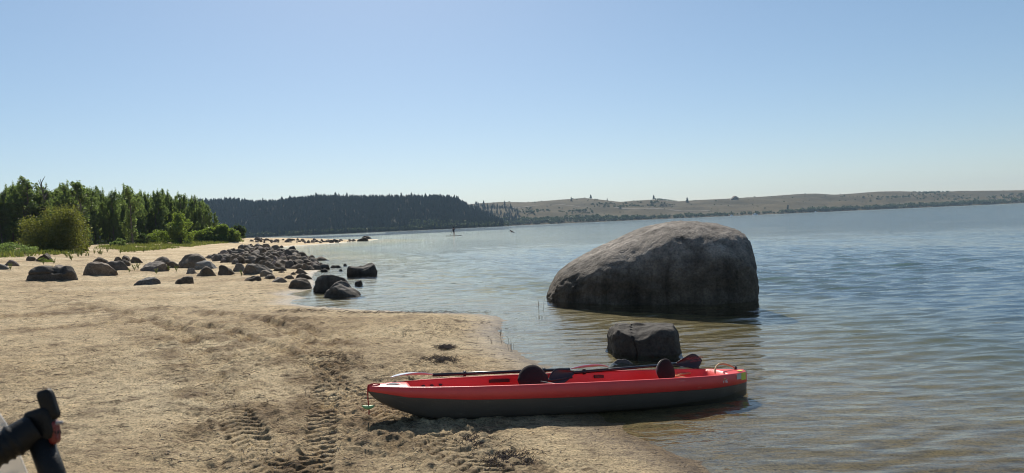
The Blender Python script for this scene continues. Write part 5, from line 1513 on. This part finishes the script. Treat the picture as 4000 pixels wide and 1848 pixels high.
rs = np.random.RandomState(31)
for k, (u, v, h, nn) in enumerate([(1968, 1318, .20, 3), (1990, 1345, .16, 2), (1998, 1368, .16, 4), (2105, 1212, .30, 3), (2112, 1243, .05, 6), (1945, 1340, .12, 2), (1568, 1312, .12, 3)]):
    F = hit(u, v); mb = MB()
    for j in range(nn):
        a = rs.normal(size=2) * .05; mb.tube([(a[0], a[1], -.12), (a[0] * 1.4, a[1], h * .55), (a[0] * 2 + rs.normal() * .03, a[1], h * rs.uniform(.7, 1))], [.003, .0025, .001], 5)
    o = mb.build('reed', MAT['twig']); o.location = F
    tag(o, ['tall thin reeds at the water edge behind the kayak', 'short reed pair at the water edge below the tall thin reeds', 'tuft of reeds at the bend of the shore', 'reeds standing in open water left of the big boulder',
            'low weed clump breaking the water surface below the open-water reeds', 'short reed stems on the wet sand of the spit', 'tiny dead stem on the sand spit'][k], 'reeds')

# dome-shaped dark outcrop and white boats across the lake
p_ = hill_pt(HR, RU, 2868, 0.84)
me = rock_mesh('rock_outcrop', 26, 22, 13, 'dome', 401, sub=3, amp=.05); o = obj('rock_outcrop', me, MAT['rock_dark']); o.location = p_ - np.array([0, 0, 1.0])
tag(o, 'dark dome-shaped outcrop on the dry hillside above the far shore', 'outcrop')
def boat(u, L, lab, k):
    q = at_depth(u, horizon_y(u), RYs(u) - 25); nx = 10; V = []
    for i in range(nx):
        t = i / (nx - 1); w = L * .16 * (1 - t ** 3) + .05; z1 = L * .13 + L * .05 * t
        V += [(L * (t - .5), 0, -.2), (L * (t - .5), -w, L * .05), (L * (t - .5), -w, z1), (L * (t - .5), w, z1), (L * (t - .5), w, L * .05)]
    Fc = [(5 * i + j, 5 * i + 5 + j, 5 * i + 5 + (j + 1) % 5, 5 * i + (j + 1) % 5) for i in range(nx - 1) for j in range(5)] + [(0, 1, 2, 3, 4), tuple(range(5 * nx - 5, 5 * nx))[::-1]]
    e = empty('motorboat', (q[0], q[1], .05)); e.rotation_euler = (0, 0, k)
    flat_part('hull', V, Fc, 'white', e, (0, 0, 0))
    mb = MB(); mb.box((-.05 * L, 0, L * .24), (L * .17, L * .10, L * .09)); mb.build('cabin', MAT['white'], e, False)
    tag(e, lab, 'boat')
boat(2950, 11, 'largest white boat moored off the far shore right of the big boulder top', .1)
boat(2858, 8, 'small white boat at the far shore directly above the big boulder', .3)
boat(3186, 7, 'small white boat at the far shore below the clump of green trees', -.2)

# ------------------------------------------------------------------ air
def haze():
    mb = MB(); mb.box((0, 1500, 62), (4200, 2600, 70)); o = mb.build('haze', None, None, False)
    m = bpy.data.materials.new('haze'); m.use_nodes = True; nt = m.node_tree
    nt.nodes.remove(nt.nodes['Principled BSDF'])
    v = nt.nodes.new('ShaderNodeVolumePrincipled'); v.inputs['Density'].default_value = 0.00010; v.inputs['Color'].default_value = (0.58, 0.79, 1.0, 1); v.inputs['Anisotropy'].default_value = 0.0
    nt.links.new(v.outputs[0], nt.nodes['Material Output'].inputs['Volume'])
    o.data.materials.append(m); tag(o, 'thin summer haze over the lake', 'haze', kind='stuff')
haze()
